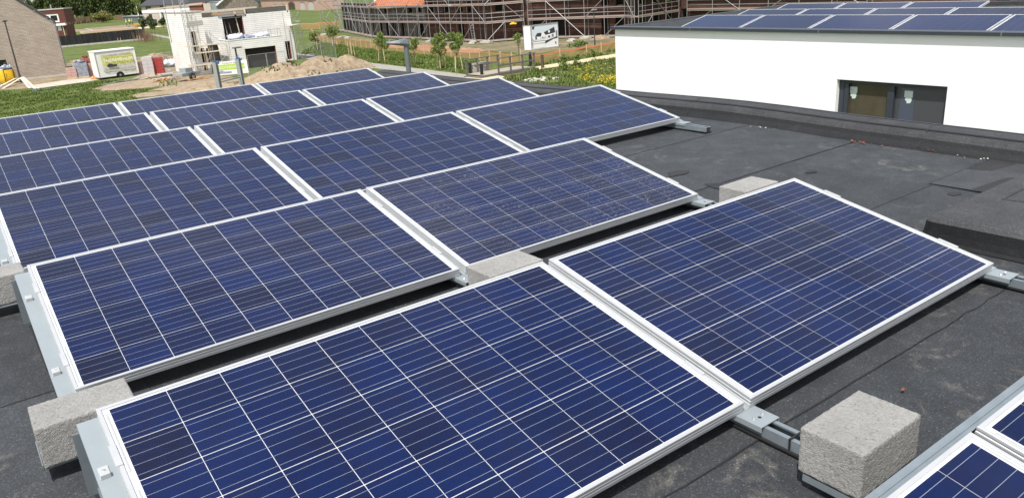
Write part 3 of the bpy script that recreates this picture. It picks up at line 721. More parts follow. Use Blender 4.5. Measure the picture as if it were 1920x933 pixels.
def rail(x, ya, yb, label, trays=(), ties=()):
    t = thing('mounting_rail', label, 'rail', (x, 0, 0), 0, 'long steel rails lying under the solar panels')
    h0, h1, w2 = 0.014, 0.052, 0.030
    pr = [(-w2+0.016, h1-0.006), (-w2+0.016, h1), (-w2, h1), (-w2, h0), (w2, h0), (w2, h1), (w2-0.016, h1), (w2-0.016, h1-0.006)]
    part('channel', strip_prof(pr, ya, yb, 0, None, 0.3), M['galv'], t)
    cuts = [ya]
    b = MB()
    for p_ in range(int((yb-ya)/0.8)+1):
        y_ = ya+0.8*p_; b.box(-w2-0.010, w2+0.010, y_, min(y_+0.62, yb), RZ(y_)+0.010, RZ(y_)+0.0165)
    part('rubber_pad', b, M['black'], t)
    for (y0, y1_, dx0, dx1) in trays:
        part('ballast_tray', MB().box(dx0, dx1, y0, y1_, RZ(y0)+0.053, RZ(y0)+0.056).box(dx0, dx0+0.003, y0, y1_, RZ(y0)+0.030, RZ(y0)+0.070).box(dx1-0.003, dx1, y0, y1_, RZ(y0)+0.030, RZ(y0)+0.070), M['galv'], t)
    for y0 in ties:
        b = MB(); z0 = RZ(y0)
        for q in ((-w2-0.004, -w2-0.001, 0.012, 0.056), (w2+0.001, w2+0.004, 0.012, 0.056)): b.box(q[0], q[1], y0-0.003, y0+0.003, z0+q[2], z0+q[3])
        b.box(-w2-0.004, w2+0.004, y0-0.003, y0+0.003, z0+0.053, z0+0.057); part('cable_tie', b, M['black'], t)
    return t
rail(-0.020, -1.9, 9.25, 'steel rail under the left ends of the panel rows, emerging beside the left concrete blocks', [(1.22, 1.40, -0.145, 0.14), (2.86, 3.04, -0.17, 0.12)], [0.78])
rail(1.668, -1.9, 9.25, 'steel rail running under the gaps from behind the big front concrete block', [(-0.445, -0.295, -0.145, 0.135), (1.24, 1.41, -0.12, 0.16)], [-0.175])
rail(3.352, -1.9, 9.25, 'steel rail emerging at the right of the large right hand panel', [(1.25, 1.42, -0.11, 0.17)], [-0.20])
rail(4.978, 2.94, 9.25, 'short ended steel rail sticking out at the right of the third row')
# wind plate behind the corner row
b = rot_tilt(MB().box(-0.04, 3.4, W_+0.002, W_+0.027, -0.012, -0.009).box(-0.04, 3.4, W_+0.027, W_+0.030, -0.24, -0.009).box(-0.04, 3.4, W_+0.012, W_+0.014, -0.009, -0.005))
solo('wind_plate', b, M['galv'], 'long grey steel wind plate along the back of the corner row of panels', 'wind plate', loc=(RX[0], ROWS[0], 0.10+DZ[0]))

# ------------------------------------------------------------------ concrete ballast blocks
def block_mesh(sx, sy, sz, seed, rough):
    b = MB(); r = 0.007; nz = Vector((seed*5.1, seed*2.3, 0))
    def P(x, y, z):
        p = Vector((x, y, z)); h = Vector((sx/2-r, sy/2-r, sz/2-r))
        q = Vector([max(-h[i], min(h[i], p[i])) for i in range(3)]); d = (p-q)
        if d.length > 1e-6: p = q+d.normalized()*r
        nr = Vector((p.x/(sx/2), p.y/(sy/2), p.z/(sz/2)))
        amp = 0.0006 if abs(nr.z) > 0.98 else rough*0.55
        return p*(1+0) + Vector((nr.x if abs(nr.x) > 0.9 else 0, nr.y if abs(nr.y) > 0.9 else 0, nr.z if abs(nr.z) > 0.9 else 0))*amp*(0.3*noise.noise(p*60+nz)+1.0*noise.noise(p*170+nz))
    step = 0.0042
    def face(o, du, dv, nu, nv):
        k = len(b.v)
        for j in range(nv+1):
            for i in range(nu+1):
                b.v.append(tuple(P(*(Vector(o)+Vector(du)*(i/nu)+Vector(dv)*(j/nv)))))
        for j in range(nv):
            for i in range(nu):
                a = k+j*(nu+1)+i; b.f.append((a, a+1, a+nu+2, a+nu+1)); b.m.append(0)
    nx, ny, nz_ = int(sx/step), int(sy/step), int(sz/step); X, Y, Z = sx/2, sy/2, sz/2
    face((-X, -Y, Z), (sx, 0, 0), (0, sy, 0), nx, ny); face((-X, -Y, -Z), (0, sy, 0), (sx, 0, 0), ny, nx)
    face((-X, -Y, -Z), (sx, 0, 0), (0, 0, sz), nx, nz_); face((X, Y, -Z), (-sx, 0, 0), (0, 0, sz), nx, nz_)
    face((-X, Y, -Z), (0, -sy, 0), (0, 0, sz), ny, nz_); face((X, -Y, -Z), (0, sy, 0), (0, 0, sz), ny, nz_)
    return b
def block(cx, cy, rz, label, seed, rough=0.0022):
    b = block_mesh(0.29, 0.186, 0.14, seed, rough)
    solo('concrete_block', b, M['block'], label, 'concrete block', 'concrete ballast blocks on the rails', (cx, cy, RZ(cy)+0.1275), rz, smooth=True)
block(1.664, -0.372, R(0.6), 'big pale concrete block standing free on the rail at the bottom right', 1, 0.0026)
block(-0.014, 1.303, R(-0.8), 'rough concrete block between the two open left panel ends at the lower left', 2, 0.0032)
block(1.694, 1.325, R(0.5), 'concrete block wedged between the dusty panel and the nearest row', 3)
block(3.405, 1.335, R(0.0), 'concrete block half hidden behind the large right hand panel', 4)
block(-0.155, 2.965, R(1.0), 'concrete block cut off by the left edge, between second and third rows', 5, 0.0032)

# ================================================================== HELPERS FOR BUILDINGS
class Fr:
    """vertical plane through a ground point; x runs along it to the right as seen by the camera, y into the depth"""
    def __init__(s, O, d):
        s.O = Vector((O[0], O[1], GZ)); s.d = Vector((d[0], d[1], 0)).normalized(); s.n = Vector((-s.d.y, s.d.x, 0))
        s.rz = math.atan2(s.d.y, s.d.x)
    def hit(s, u, v, p=0.0):
        r = ray(u, v); P0 = s.O - s.n*p; t = (P0-CAM_POS).dot(s.n)/r.dot(s.n); P = CAM_POS+r*t - s.O
        return P.dot(s.d), P.z
    def two(a, b): return Fr(a, (b[0]-a[0], b[1]-a[1]))
def wall_holes(b, x0, x1, z0, z1, y, holes, depth, m=0, mr=None, sgn=1, axis='x'):
    """wall face at y with rectangular holes (xa,xb,za,zb) and reveals going in by depth"""
    mr = m if mr is None else mr
    xs = sorted({x0, x1, *[q for h in holes for q in h[:2] if x0 < q < x1]}); zs = sorted({z0, z1, *[q for h in holes for q in h[2:4] if z0 < q < z1]})
    T = (lambda x, yy, z: (x, yy, z)) if axis == 'x' else (lambda x, yy, z: (yy, x, z))
    for i in range(len(xs)-1):
        for j in range(len(zs)-1):
            cx, cz = (xs[i]+xs[i+1])/2, (zs[j]+zs[j+1])/2
            if any(h[0] < cx < h[1] and h[2] < cz < h[3] for h in holes): continue
            b.quad(T(xs[i], y, zs[j]), T(xs[i+1], y, zs[j]), T(xs[i+1], y, zs[j+1]), T(xs[i], y, zs[j+1]), m)
    for h in holes:
        xa, xb, za, zb = h[:4]; yi = y+depth
        b.quad(T(xa, y, za), T(xa, yi, za), T(xa, yi, zb), T(xa, y, zb), mr); b.quad(T(xb, y, za), T(xb, yi, za), T(xb, yi, zb), T(xb, y, zb), mr)
        b.quad(T(xa, y, zb), T(xb, y, zb), T(xb, yi, zb), T(xa, yi, zb), mr); b.quad(T(xa, y, za), T(xb, y, za), T(xb, yi, za), T(xa, yi, za), mr)
    return b
def window(parent, x0, x1, z0, z1, y, fm, gm, fw=0.07, mull=(), name='window'):
    b = MB().box(x0, x0+fw, y, y+0.07, z0, z1).box(x1-fw, x1, y, y+0.07, z0, z1).box(x0+fw, x1-fw, y, y+0.07, z0, z0+fw).box(x0+fw, x1-fw, y, y+0.07, z1-fw, z1)
    for mx in mull: b.box(mx-fw*0.6, mx+fw*0.6, y+0.002, y+0.068, z0+fw, z1-fw)
    f = part(name, b, fm, parent)
    edges = [x0+fw] + list(mull) + [x1-fw]
    for a, c in zip(edges, edges[1:]):
        part('pane', MB().quad((a, y+0.04, z0+fw), (c, y+0.04, z0+fw), (c, y+0.04, z1-fw), (a, y+0.04, z1-fw)), gm, f)
    return f

# ================================================================== WHITE NEIGHBOUR BUILDING
t = thing('white_building', 'long white rendered flat roofed building with a dark window and solar panels on top', 'building', (13.6, 13.1, 0))
b = MB(); win = (-8.04, -6.00, -2.2, -0.875)
def yz(holes): return holes
# long wall facing our roof (local y runs -19..0), window recess
wall_holes(b, -22.0, 0.0, GZ, -0.03, 0.0, [win], 0.16, axis='y')
b.quad((0, 0, GZ), (7.0, 0, GZ), (7.0, 0, -0.03), (0, 0, -0.03)); b.quad((7.0, 0, GZ), (7.0, -22, GZ), (7.0, -22, -0.03), (7.0, 0, -0.03))
part('wall', b, M['render_white'], t)
part('roof', MB().quad((0.1, -22, -0.14), (6.9, -22, -0.14), (6.9, -0.1, -0.14), (0.1, -0.1, -0.14)), M['felt_far'], t)
b = MB().box(-0.085, 0.20, -22, 0.085, -0.030, 0.028)
part('coping', b, M['anthracite'], t)
part('coping', MB().box(0.203, 6.8, -0.18, 0.085, -0.030, 0.032), M['felt_far'], t)
part('coping', MB().box(6.803, 7.08, -22, 0.085, -0.030, 0.030), M['felt_far'], t)
b = MB().quad((0.203, -22, 0.02), (0.203, -0.18, 0.02), (0.42, -0.40, -0.135), (0.42, -22, -0.135)); b.quad((0.203, -0.18, 0.02), (6.8, -0.18, 0.02), (6.7, -0.40, -0.135), (0.42, -0.40, -0.135))
part('upstand', b, M['felt_far'], t)
for yj in (-2.45, -5.6, -8.8): part('coping_joint', MB().box(-0.087, -0.084, yj-0.006, yj+0.006, -0.030, 0.0285), M['galv'], t)
# window: dark frame with two sashes
x_ = 0.10; ya, yb, z0, z1 = -8.04, -6.00, -2.2, -0.875; ym = (ya+yb)/2
f = part('window', MB().box(x_, x_+0.07, ya, yb, z1-0.075, z1).box(x_, x_+0.07, ya, yb, z0, z0+0.07).box(x_, x_+0.07, yb-0.10, yb, z0+0.07, z1-0.075).box(x_, x_+0.07, ya, ya+0.05, z0+0.07, z1-0.075).box(x_-0.015, x_+0.07, ym-0.06, ym+0.06, z0+0.07, z1-0.075)
         .box(x_-0.02, x_, yb-0.20, yb-0.12, z0+0.07, z1-0.08), M['anthracite'], t)
def xpane(ya, yb, z0, z1, x, m, name='pane'): return part(name, MB().quad((x, yb, z0), (x, ya, z0), (x, ya, z1), (x, yb, z1)), m, f)
xpane(ym+0.06, yb-0.10, z0+0.07, z1-0.075, x_+0.04, M['pane_reflect']); xpane(ya+0.05, ym-0.06, z0+0.07, z1-0.075, x_+0.045, M['pane_grey'])
part('sash', MB().quad((x_+0.041, ym-0.12, z0+0.1), (x_+0.041, ym-0.44, z0+0.1), (x_+0.041, ym-0.40, z1-0.10), (x_+0.041, ym-0.17, z1-0.10)), M['pane_blue'], f)
for yc in (yb-0.27, ym-0.30):
    zc = z1-0.20
    b = MB().quad((x_+0.036, yc+0.075, zc-0.06), (x_+0.036, yc-0.075, zc-0.06), (x_+0.036, yc-0.075, zc+0.06), (x_+0.036, yc+0.075, zc+0.06))
    b.poly([(x_+0.0365, yc+0.055, zc-0.05), (x_+0.0365, yc-0.05, zc-0.05), (x_+0.0365, yc-0.065, zc-0.10), (x_+0.0365, yc-0.045, zc-0.155), (x_+0.0365, yc+0.02, zc-0.165), (x_+0.0365, yc+0.03, zc-0.12), (x_+0.0365, yc+0.055, zc-0.115)])
    part('sticker', b, M['sticker'], f)
part('sill', MB().box(0.0, x_, ya, yb, z0-0.02, z0+0.005), M['anthracite'], f)
nm = ['front', 'middle', 'back']; place = ['left end', 'second from the left', 'third from the left', 'fourth from the left', 'fifth from the left']
for r, (xf, y0, nn) in enumerate(((15.03, 11.49, 5), (16.68, 11.52, 4), (18.52, 11.70, 3))):
    for k in range(nn):
        if r == 0 and k == 0: lab = 'solar panel on the white building, front row, leftmost, nearest its left corner'
        else: lab = 'solar panel on the white building, %s row, %s' % (nm[r], place[k])
        make_panel((xf-W_*ct, y0-1.6835*k, 0.18-W_*st_), -math.pi/2, lab, joined=True, group='solar panels on the white building roof')

# ================================================================== TAN BRICK HOUSE (left)
fr = Fr.two(G(0, 154.6), G(126.6, 141)); L0 = (G(126.6, 141)-G(0, 154.6)).length
t = thing('brick_house', 'tan brick gable house with a dark sloping roof edge at the left', 'house', fr.O, fr.rz)
zt = fr.hit(105, 43)[1]; s1, z1_ = fr.hit(30, 0); slope = (z1_-zt)/(L0-s1); xr = L0; ap = xr-7.0; za = zt+7.0*slope
hx0, hz1 = fr.hit(0, 111.3); hx1, hz0 = fr.hit(17.5, 132)
b = MB(); hole = (hx0-1.2, hx1-0.05, 0.15, (fr.hit(13.5, 111.5)[1]))
wall_holes(b, ap-7, xr, 0, zt, 0, [hole], 0.25)
b.poly([(ap-7, 0, zt), (xr, 0, zt), (ap, 0, za)])
b.quad((xr, 0, 0), (xr, 11, 0), (xr, 11, zt), (xr, 0, zt))
part('wall', b, M['brick_tan'], t)
part('window', MB().box(hole[0], hole[1], 0.2, 0.25, hole[2], hole[3]), M['window'], t)
for sgn in (1, -1):
    e = 7.15; b = MB(); P = lambda x, y, dz: (ap+sgn*x, y, za-x*slope+dz)
    b.quad(P(0, -0.12, 0.03), P(e, -0.12, 0.03), P(e, -0.12, 0.26), P(0, -0.12, 0.26)); b.quad(P(0, -0.12, 0.26), P(e, -0.12, 0.26), P(e, 11.1, 0.26), P(0, 11.1, 0.26))
    b.quad(P(e, -0.12, 0.03), P(e, 11.1, 0.03), P(e, 11.1, 0.26), P(e, -0.12, 0.26)); b.quad(P(0, -0.12, 0.03), P(e, -0.12, 0.03), P(e, 11.1, 0.03), P(0, 11.1, 0.03))
    part('roof', b, M['tile_dark'], t)
part('downpipe', MB().tube((xr+0.06, 0.1, 0), (xr+0.06, 0.1, zt), 0.05), M['post_grey'], t)
part('plinth', MB().box(ap-7, xr+0.01, -0.03, 0.0, 0, 0.18), M['slab'], t)

# tall lamp post in front of it
P = G(40, 155); t = thing('lamp_post', 'tall thin dark lamp post in front of the tan brick house', 'lamp post', P)
part('pole', MB().lathe([(0.11, 0), (0.11, 0.9), (0.085, 1.0), (0.060, 6.25)], 10), M['dark_pole'], t)
part('lamp_head', MB().lathe([(0.06, 6.2), (0.09, 6.24), (0.27, 6.30), (0.27, 6.36), (0.10, 6.42), (0, 6.42)], 12), M['dark_pole'], t)

# yellow big bag with rubbish
P = G(17, 156); t = thing('big_bag', 'yellow big bag full of rubbish beside the lamp post', 'big bag', P, 0.2)
b = MB(); k = len(b.v)
rings = [(0.62, 0), (0.72, 0.15), (0.78, 0.6), (0.76, 1.1), (0.70, 1.42)]
for r_, z_ in rings:
    for i in range(20):
        a = 2*math.pi*i/20; q = r_*(1/max(abs(math.cos(a)), abs(math.sin(a))))**0.55; q *= 1+0.05*noise.noise(Vector((math.cos(a)*2, math.sin(a)*2, z_*3)))
        b.v.append((q*math.cos(a), q*math.sin(a), z_))
for a_ in range(4):
    for i in range(20):
        j = (i+1) % 20; b.f.append((a_*20+i, a_*20+j, a_*20+20+j, a_*20+20+i)); b.m.append(0)
part('sack', b, M['yellow'], t, smooth=True)
for sx, sy in ((-1, -1), (1, -1), (1, 1), (-1, 1)):
    part('strap', MB().beam((sx*0.45, sy*0.80, 0.1), (sx*0.45, sy*0.83, 1.45), 0.07, 0.02), M['black'], t)
b = MB(); rnd = random.Random(3)
for i in range(16): b.blob((rnd.uniform(-0.5, 0.5), rnd.uniform(-0.5, 0.5), 1.45+rnd.uniform(0, 0.25)), (rnd.uniform(0.1, 0.28),)*3, 7, 5, rnd.choice([0, 0, 1, 2]), 0.5, i)
part('rubbish', b, [M['plastic_white'], M['foil'], M['print_dark']], t)['kind'] = 'stuff'

# planks leaning into an A and blue sheet
grp = 'loose planks on the lawn edge'
for (a, c, lab) in (((6, 167), (45, 154), 'long pale plank lying lowest at the left edge of the lawn'), ((0, 163), (38, 153.5), 'pale plank behind the lowest one at the left edge of the lawn'), ((45, 154), (66, 167), 'pale plank sloping down to the right beside the blue sheet'), ((42, 156), (56, 166), 'short plank under the sloping pale plank near the blue sheet')):
    A_, B_ = G(*a), G(*c); dz = 0.55
    za_, zb_ = (0.04, dz) if a[1] > c[1] else (dz, 0.04)
    o = solo('plank', MB().beam((0, 0, za_), (B_.x-A_.x, B_.y-A_.y, zb_), 0.24, 0.045), M['plank'], lab, 'plank', grp, A_)
P = G(78, 169); b = MB(); k = 8
for i in range(k):
    for j in range(3):
        f = lambda i, j: (-0.75+1.5*i/k, -0.3+0.6*j/3+0.06*math.sin(i), 0.05+0.06*abs(noise.noise(Vector((i, j, 0)))))
        b.quad(f(i, j), f(i+1, j), f(i+1, j+1), f(i, j+1))
solo('plastic_sheet', b, M['tarp_blue'], 'crumpled light blue sheet lying on the grass by the planks', 'sheet', None, P, 0.1)

# ================================================================== SITE TRAILER, PALLETS, HEAPS
fr = Fr.two(G(188, 150.5), G(262, 141)); Lt = (G(262, 141)-G(188, 150.5)).length
hT = 2.75
t = thing('site_trailer', 'white box trailer with a crumpled green and white banner on its side', 'trailer', fr.O, fr.rz)
b = MB().box(0, Lt, 0, 2.0, 0.22, hT)
part('body', b, M['white_coat'], t)
for x in (0.0, Lt-0.05): part('corner_profile', MB().box(x-0.01, x+0.06, -0.03, 0.0, 0.35, hT+0.02), M['post_grey'] if x == 0 else M['white'], t)
part('roof_profile', MB().box(-0.03, Lt+0.03, -0.05, 2.04, hT, hT+0.09), M['white'], t)
part('roof_profile', MB().box(0.0, Lt, -0.04, -0.012, hT-0.10, hT-0.02), M['post_grey'], t)
# wheel arch, wheel, legs
wa = MB(); n_ = 10; cx = Lt*0.52
wa.poly([(cx+0.40*math.cos(math.pi*i/n_), -0.006, 0.222+0.40*math.sin(math.pi*i/n_)) for i in range(n_+1)])
part('wheel_arch', wa, M['black'], t)
wh = part('wheel', MB().tube((cx, -0.012, 0.27), (cx, 0.2, 0.27), 0.27, 16), M['black'], t)
part('rim', MB().tube((cx, -0.016, 0.27), (cx, -0.011, 0.27), 0.10, 12), M['post_grey'], wh)
for x in (0.15, Lt-0.2): part('leg', MB().box(x, x+0.08, 0.1, 0.18, 0, 0.35), M['dark_pole'], t)
part('tow_bar', MB().beam((Lt, 0.6, 0.42), (Lt+1.1, 1.0, 0.42), 0.08, 0.08).beam((Lt, 1.4, 0.42), (Lt+1.1, 1.0, 0.42), 0.08, 0.08), M['post_grey'], t)
def text_mesh(s, size, mat_, ext=0.004):
    c = bpy.data.curves.new('lettering', 'FONT'); c.body = s; c.size = size; c.extrude = ext; c.align_x = 'CENTER'; c.resolution_u = 2
    o = bpy.data.objects.new('tmp', c); COL.objects.link(o); dg = bpy.context.evaluated_depsgraph_get(); me = bpy.data.meshes.new_from_object(o.evaluated_get(dg))
    bpy.data.objects.remove(o); me.materials.clear(); me.materials.append(mat_); return me
def banner_sheet(parent, x0, x1, z0, z1, y, sag, seed, ms, bands):
    """cloth with folds; bands = list of (t0,t1,slot) in height"""
    b = MB(); nx, nz = 30, 16
    def P(i, j):
        u_, v_ = i/nx, j/nz
        x = x0+(x1-x0)*u_; z = z0+(z1-z0)*v_ - sag*math.sin(math.pi*u_)*v_
        yy = y-0.03-0.07*abs(noise.noise(Vector((u_*5+v_*3, v_*2, seed))))
        return (x, yy, z)
    for i in range(nx):
        for j in range(nz):
            tt = (j+0.5)/nz; m_ = 0
            for (a, c, s_) in bands:
                if a <= tt < c: m_ = s_
            b.quad(P(i, j), P(i+1, j), P(i+1, j+1), P(i, j+1), m_)
    return part('banner', b, ms, parent, smooth=True)
bx0, bx1 = fr.hit(192, 115)[0], fr.hit(255, 105)[0]; bx0 = max(bx0, 0.5)
M['banner_lime'] = mat('faded_lime_cloth', (0.50, 0.52, 0.10), 0.7, col2=(0.62, 0.62, 0.22), vscale=1.5)
M['banner_off'] = mat('offwhite_cloth', (0.56, 0.53, 0.46), 0.7, var=0.08, vscale=2)
bn = banner_sheet(t, 0.55, Lt-0.28, 0.72, 2.50, 0.0, 0.05, 3, [M['banner_off'], M['banner_lime']], [(0.40, 0.86, 1)])
for s_, sz, z_ in (('BOUWEN MET GEOTHERMIE', 0.21, 2.24), ('THERMIEHUIS', 0.48, 1.66), ('BOUWEN MET GEOTHERMIE', 0.22, 0.86)):
    put('lettering', text_mesh(s_, sz, M['print_grey'] if sz < 0.4 else M['white']), bn, ((Lt+0.3)/2, -0.13, z_), (math.pi/2, 0, 0))
part('house_print', MB().poly([(0.95, -0.12, 1.18), (1.9, -0.12, 1.18), (1.9, -0.12, 1.38), (1.5, -0.12, 1.42), (1.2, -0.12, 1.52), (0.95, -0.12, 1.40)]), M['print_dark'], bn)

def pallet(px, w_, d_, h_, m_, lab, rz=-0.3, layers=4, topm=None, tilt=0.0):
    P = G(*px); t = thing('brick_pallet', lab, 'pallet', P, rz, 'pallets of building bricks on the site')
    b = MB()
    for k in range(3): b.box(-w_/2, w_/2, -d_/2+k*(d_-0.1)/2, -d_/2+0.1+k*(d_-0.1)/2, 0, 0.12)
    b.box(-w_/2, w_/2, -d_/2, d_/2, 0.12, 0.15)
    part('pallet_base', b, M['wood'], t)
    hl = (h_-0.15)/layers; rnd = random.Random(int(px[0]*7))
    for k in range(layers):
        o_ = rnd.uniform(-0.02, 0.02); 
        for c in range(2): part('brick_layer', MB().box(-w_/2+o_+c*w_/2+0.006, -w_/2+o_+(c+1)*w_/2-0.006, -d_/2+0.02, d_/2-0.02, 0.15+k*hl+0.006, 0.15+(k+1)*hl-0.006), m_, t)
    if topm:
        b = MB()
        for k in range(7): b.obox((rnd.uniform(-w_/3, w_/3), rnd.uniform(-d_/3, d_/3), h_+0.06+rnd.random()*0.15), (0.3, 0.2, 0.14), Euler((rnd.random(), rnd.random(), rnd.random()*3)).to_matrix())
        part('loose_bricks', b, topm, t)['kind'] = 'stuff'
    return t
pallet((138, 147.5), 1.0, 1.0, 1.15, M['pal_pink'], 'pallet of pinkish wrapped bricks nearest the tan brick house')
pallet((157, 145.5), 1.3, 1.0, 1.55, M['pal_blue'], 'pallet of blue grey blocks in torn wrapping left of the trailer', topm=M['pal_blue'])
pallet((171, 143.5), 1.0, 1.0, 1.45, M['pal_pink'], 'pallet of pink bricks partly behind the trailer', topm=M['crumb'])
pallet((167, 139), 1.0, 1.0, 1.75, M['pal_red'], 'pallet of reddish bricks behind the wrapped pallets', topm=M['crumb'])
pallet((152, 141), 1.1, 1.0, 1.3, M['wrap'], 'pallet of grey wrapped stones behind the pinkish pallet', topm=M['pale_stone'])
pallet((300, 140), 1.0, 1.0, 1.75, M['pal_red2'], 'tall pallet of bright red crates right of the trailer', rz=-0.4, layers=5)
pallet((283, 142), 1.0, 1.0, 1.9, M['wrap'], 'tall pallet of grey wrapped bricks left of the red crates', rz=-0.4, layers=5)
pallet((268, 139), 1.1, 1.0, 1.3, M['pal_pink'], 'stack of salmon bricks directly right of the trailer', rz=-0.4, layers=5)

def heap(name, cx, cy, rx, ry, h, m_, lab, cat, seed, lump=0.25, res=46, grassy=None, peaks=((0, 0, 1, 1),)):
    b = MB(); 
    def H_(x, y):
        v = 0
        for px_, py_, pr_, ph_ in peaks:
            d = math.hypot((x/rx-px_)/pr_, (y/ry-py_)/pr_); v = max(v, ph_*max(0, 1-d**1.35))
        nz_ = noise.noise(Vector((x*1.1, y*1.1, seed)))+0.6*noise.noise(Vector((x*2.9, y*2.9, seed)))+0.35*noise.noise(Vector((x*6.5, y*6.5, seed)))
        return h*v*(1+lump*0.55*noise.noise(Vector((x*.8, y*.8, seed)))) + (0.085*nz_*min(1, v*4)) - 0.03
    g_ = [[(-rx*1.1+2.2*rx*i/res, -ry*1.1+2.2*ry*j/res) for i in range(res+1)] for j in range(res+1)]
    Z_ = [[H_(*g_[j][i]) for i in range(res+1)] for j in range(res+1)]
    for j in range(res):
        for i in range(res):
            if max(Z_[j][i], Z_[j][i+1], Z_[j+1][i], Z_[j+1][i+1]) < -0.02: continue
            b.quad(*[(g_[q][p][0], g_[q][p][1], Z_[q][p]) for q, p in ((j, i), (j, i+1), (j+1, i+1), (j+1, i))])
    t = solo(name, b, m_, lab, cat, None, (cx, cy, GZ), 0)
    if grassy:
        rnd = random.Random(seed); gb = MB()
        for _ in range(grassy):
            a, r_ = rnd.uniform(0, 6.28), math.sqrt(rnd.random()); x, y = rx*0.9*r_*math.cos(a), ry*0.9*r_*math.sin(a)
            if noise.noise(Vector((x*0.6, y*0.6, seed+9))) < 0.16: continue
            z = H_(x, y); hh = rnd.uniform(0.12, 0.3)
            for q in range(3):
                a = rnd.uniform(0, 6.28); gb.tri((x-0.05*math.sin(a), y+0.05*math.cos(a), z), (x+0.05*math.sin(a), y-0.05*math.cos(a), z), (x+0.1*math.cos(a), y+0.1*math.sin(a), z+hh))
        if gb.f: part('weeds', gb, M['blade_dark'], t)['kind'] = 'stuff'
    return t
P = G(575, 143)
heap('sand_heap', P.x-0.5, P.y-0.6, 7.2, 3.6, 1.75, M['sand'], 'big lumpy heap of sandy earth in front of the white block house', 'heap', 3, 0.22, 90, 700, ((-0.28, -0.1, 0.62, 0.92), (0.25, 0.02, 0.52, 0.98), (0.62, 0.15, 0.42, 0.85), (-0.02, -0.3, 0.5, 0.6)))
P = G(299, 124); heap('sand_heap', P.x, P.y+1.5, 2.6, 1.8, 1.5, M['sand'], 'small pale sand heap behind the tall red crates', 'heap', 8, 0.12, 30)
P = G(395, 168); heap('sand_heap', P.x, P.y, 3.0, 1.7, 0.55, M['sand'], 'low pale sand heap in front of the small trailer and scaffolding', 'heap', 12, 0.25, 36)
def sack(px, r, m_, lab, seed, cat='sack', z=0.0, g_='white sacks on the ground'):
    P = G(*px); b = MB()
    for k in range(3): b.blob((0.25*r*math.cos(k*2.1+seed), 0.25*r*math.sin(k*2.1+seed), r*0.42), (r*0.8, r*0.6, r*0.5), 10, 7, 0, 0.45, seed+k)
    solo('sack', b, m_, lab, cat, g_, (P.x, P.y, GZ+z), seed, smooth=True)
sack((314, 126), 0.75, M['plastic_white'], 'white sack of rubble left in the row beside the red crates', 1)
sack((324, 125), 0.8, M['plastic_white'], 'middle white sack of rubble in the row', 2)
sack((336, 124), 0.85, M['plastic_white'], 'rightmost white sack of rubble near the lattice mast', 3)
P = G(303, 145)
solo('plastic_pipe', MB().tube((0, 0, 0.2), (1.0, 0.1, 0.2), 0.17, 12, 0, None, False).tube((0.95, 0.1, 0.2), (1.15, 0.12, 0.2), 0.2, 12), M['post_grey'], 'short grey pipe section lying on the sand', 'pipe', None, P, -0.1)
b = MB(); rnd = random.Random(11)
for k in range(40): b.obox((rnd.gauss(0, 0.55), rnd.gauss(0, 0.35), rnd.uniform(0.03, 0.25)), (rnd.uniform(0.3, 1.0), 0.1, 0.04), Euler((rnd.uniform(-.3, .3), rnd.uniform(-.3, .3), rnd.uniform(0, 3.1))).to_matrix(), rnd.choice([0, 0, 1]))
o = put('timber_offcuts', b.data('timber_offcuts', [M['wood_orange'], M['plank']]), None, G(313, 151), kind='stuff'); o['label'] = 'pile of orange timber offcuts in front of the grey pipe'; o['category'] = 'timber'
b = MB()
for k in range(14): b.obox((rnd.uniform(-2.6, 2.6), rnd.gauss(0, 0.18), rnd.uniform(0.03, 0.2)), (rnd.uniform(0.8, 2.4), 0.1, 0.06), Euler((0, rnd.uniform(-.05, .05), rnd.uniform(-.25, .25))).to_matrix(), rnd.choice([0, 1, 2]))
o = put('timber_offcuts', b.data('timber_offcuts', [M['post_grey'], M['print_grey'], M['plank']]), None, G(262, 150), (0, 0, fr.rz), kind='stuff'); o['label'] = 'long grey lengths lying in the grass in front of the white trailer'; o['category'] = 'timber'
b = MB()
for k in range(12): b.blob((rnd.gauss(0, 0.35), rnd.gauss(0, 0.2), 0.15), rnd.uniform(0.1, 0.22), 6, 5, rnd.choice([0, 1]), 0.4, k)
o = put('rubbish', b.data('rubbish', [M['wood_orange'], M['pal_red2']]), None, G(177, 149.5), kind='stuff'); o['label'] = 'small orange and red rubbish at the left corner of the white trailer'; o['category'] = 'rubbish'
# small utility trailer with a wheel
P = G(352, 151); t = thing('utility_trailer', 'small grey single axle trailer standing beside the lattice mast', 'trailer', P, 0.5)
part('bed', MB().box(-1.1, 1.1, -0.6, 0.6, 0.45, 0.75), M['post_grey'], t)
part('box', MB().box(-0.4, 0.5, -0.4, 0.4, 0.75, 1.15), M['galv_light'], t)
w1 = part('wheel', MB().tube((0, -0.82, 0.33), (0, -0.62, 0.33), 0.33, 16), M['black'], t); part('rim', MB().tube((0, -0.84, 0.33), (0, -0.82, 0.33), 0.17, 12), M['post_grey'], w1)
part('mudguard', MB().poly([(0.46*math.cos(math.pi*i/10), -0.86, 0.35+0.46*math.sin(math.pi*i/10)) for i in range(11)] + [(0.38*math.cos(math.pi*i/10), -0.86, 0.35+0.38*math.sin(math.pi*i/10)) for i in range(10, -1, -1)]), M['grey_pole'], t)
part('tow_bar', MB().beam((-1.1, -0.1, 0.5), (-2.2, -0.1, 0.45), 0.08, 0.08).tube((-2.1, -0.1, 0), (-2.1, -0.1, 0.9), 0.03), M['post_grey'], t)
P = G(372, 150); b = MB().beam((-1.2, 0, 0.12), (1.2, 0.3, 0.2), 0.12, 0.05).beam((-1.0, -0.3, 0.1), (0.9, 0, 0.3), 0.1, 0.05).beam((-0.8, 0.3, 0.08), (1.0, -0.2, 0.12), 0.12, 0.05)
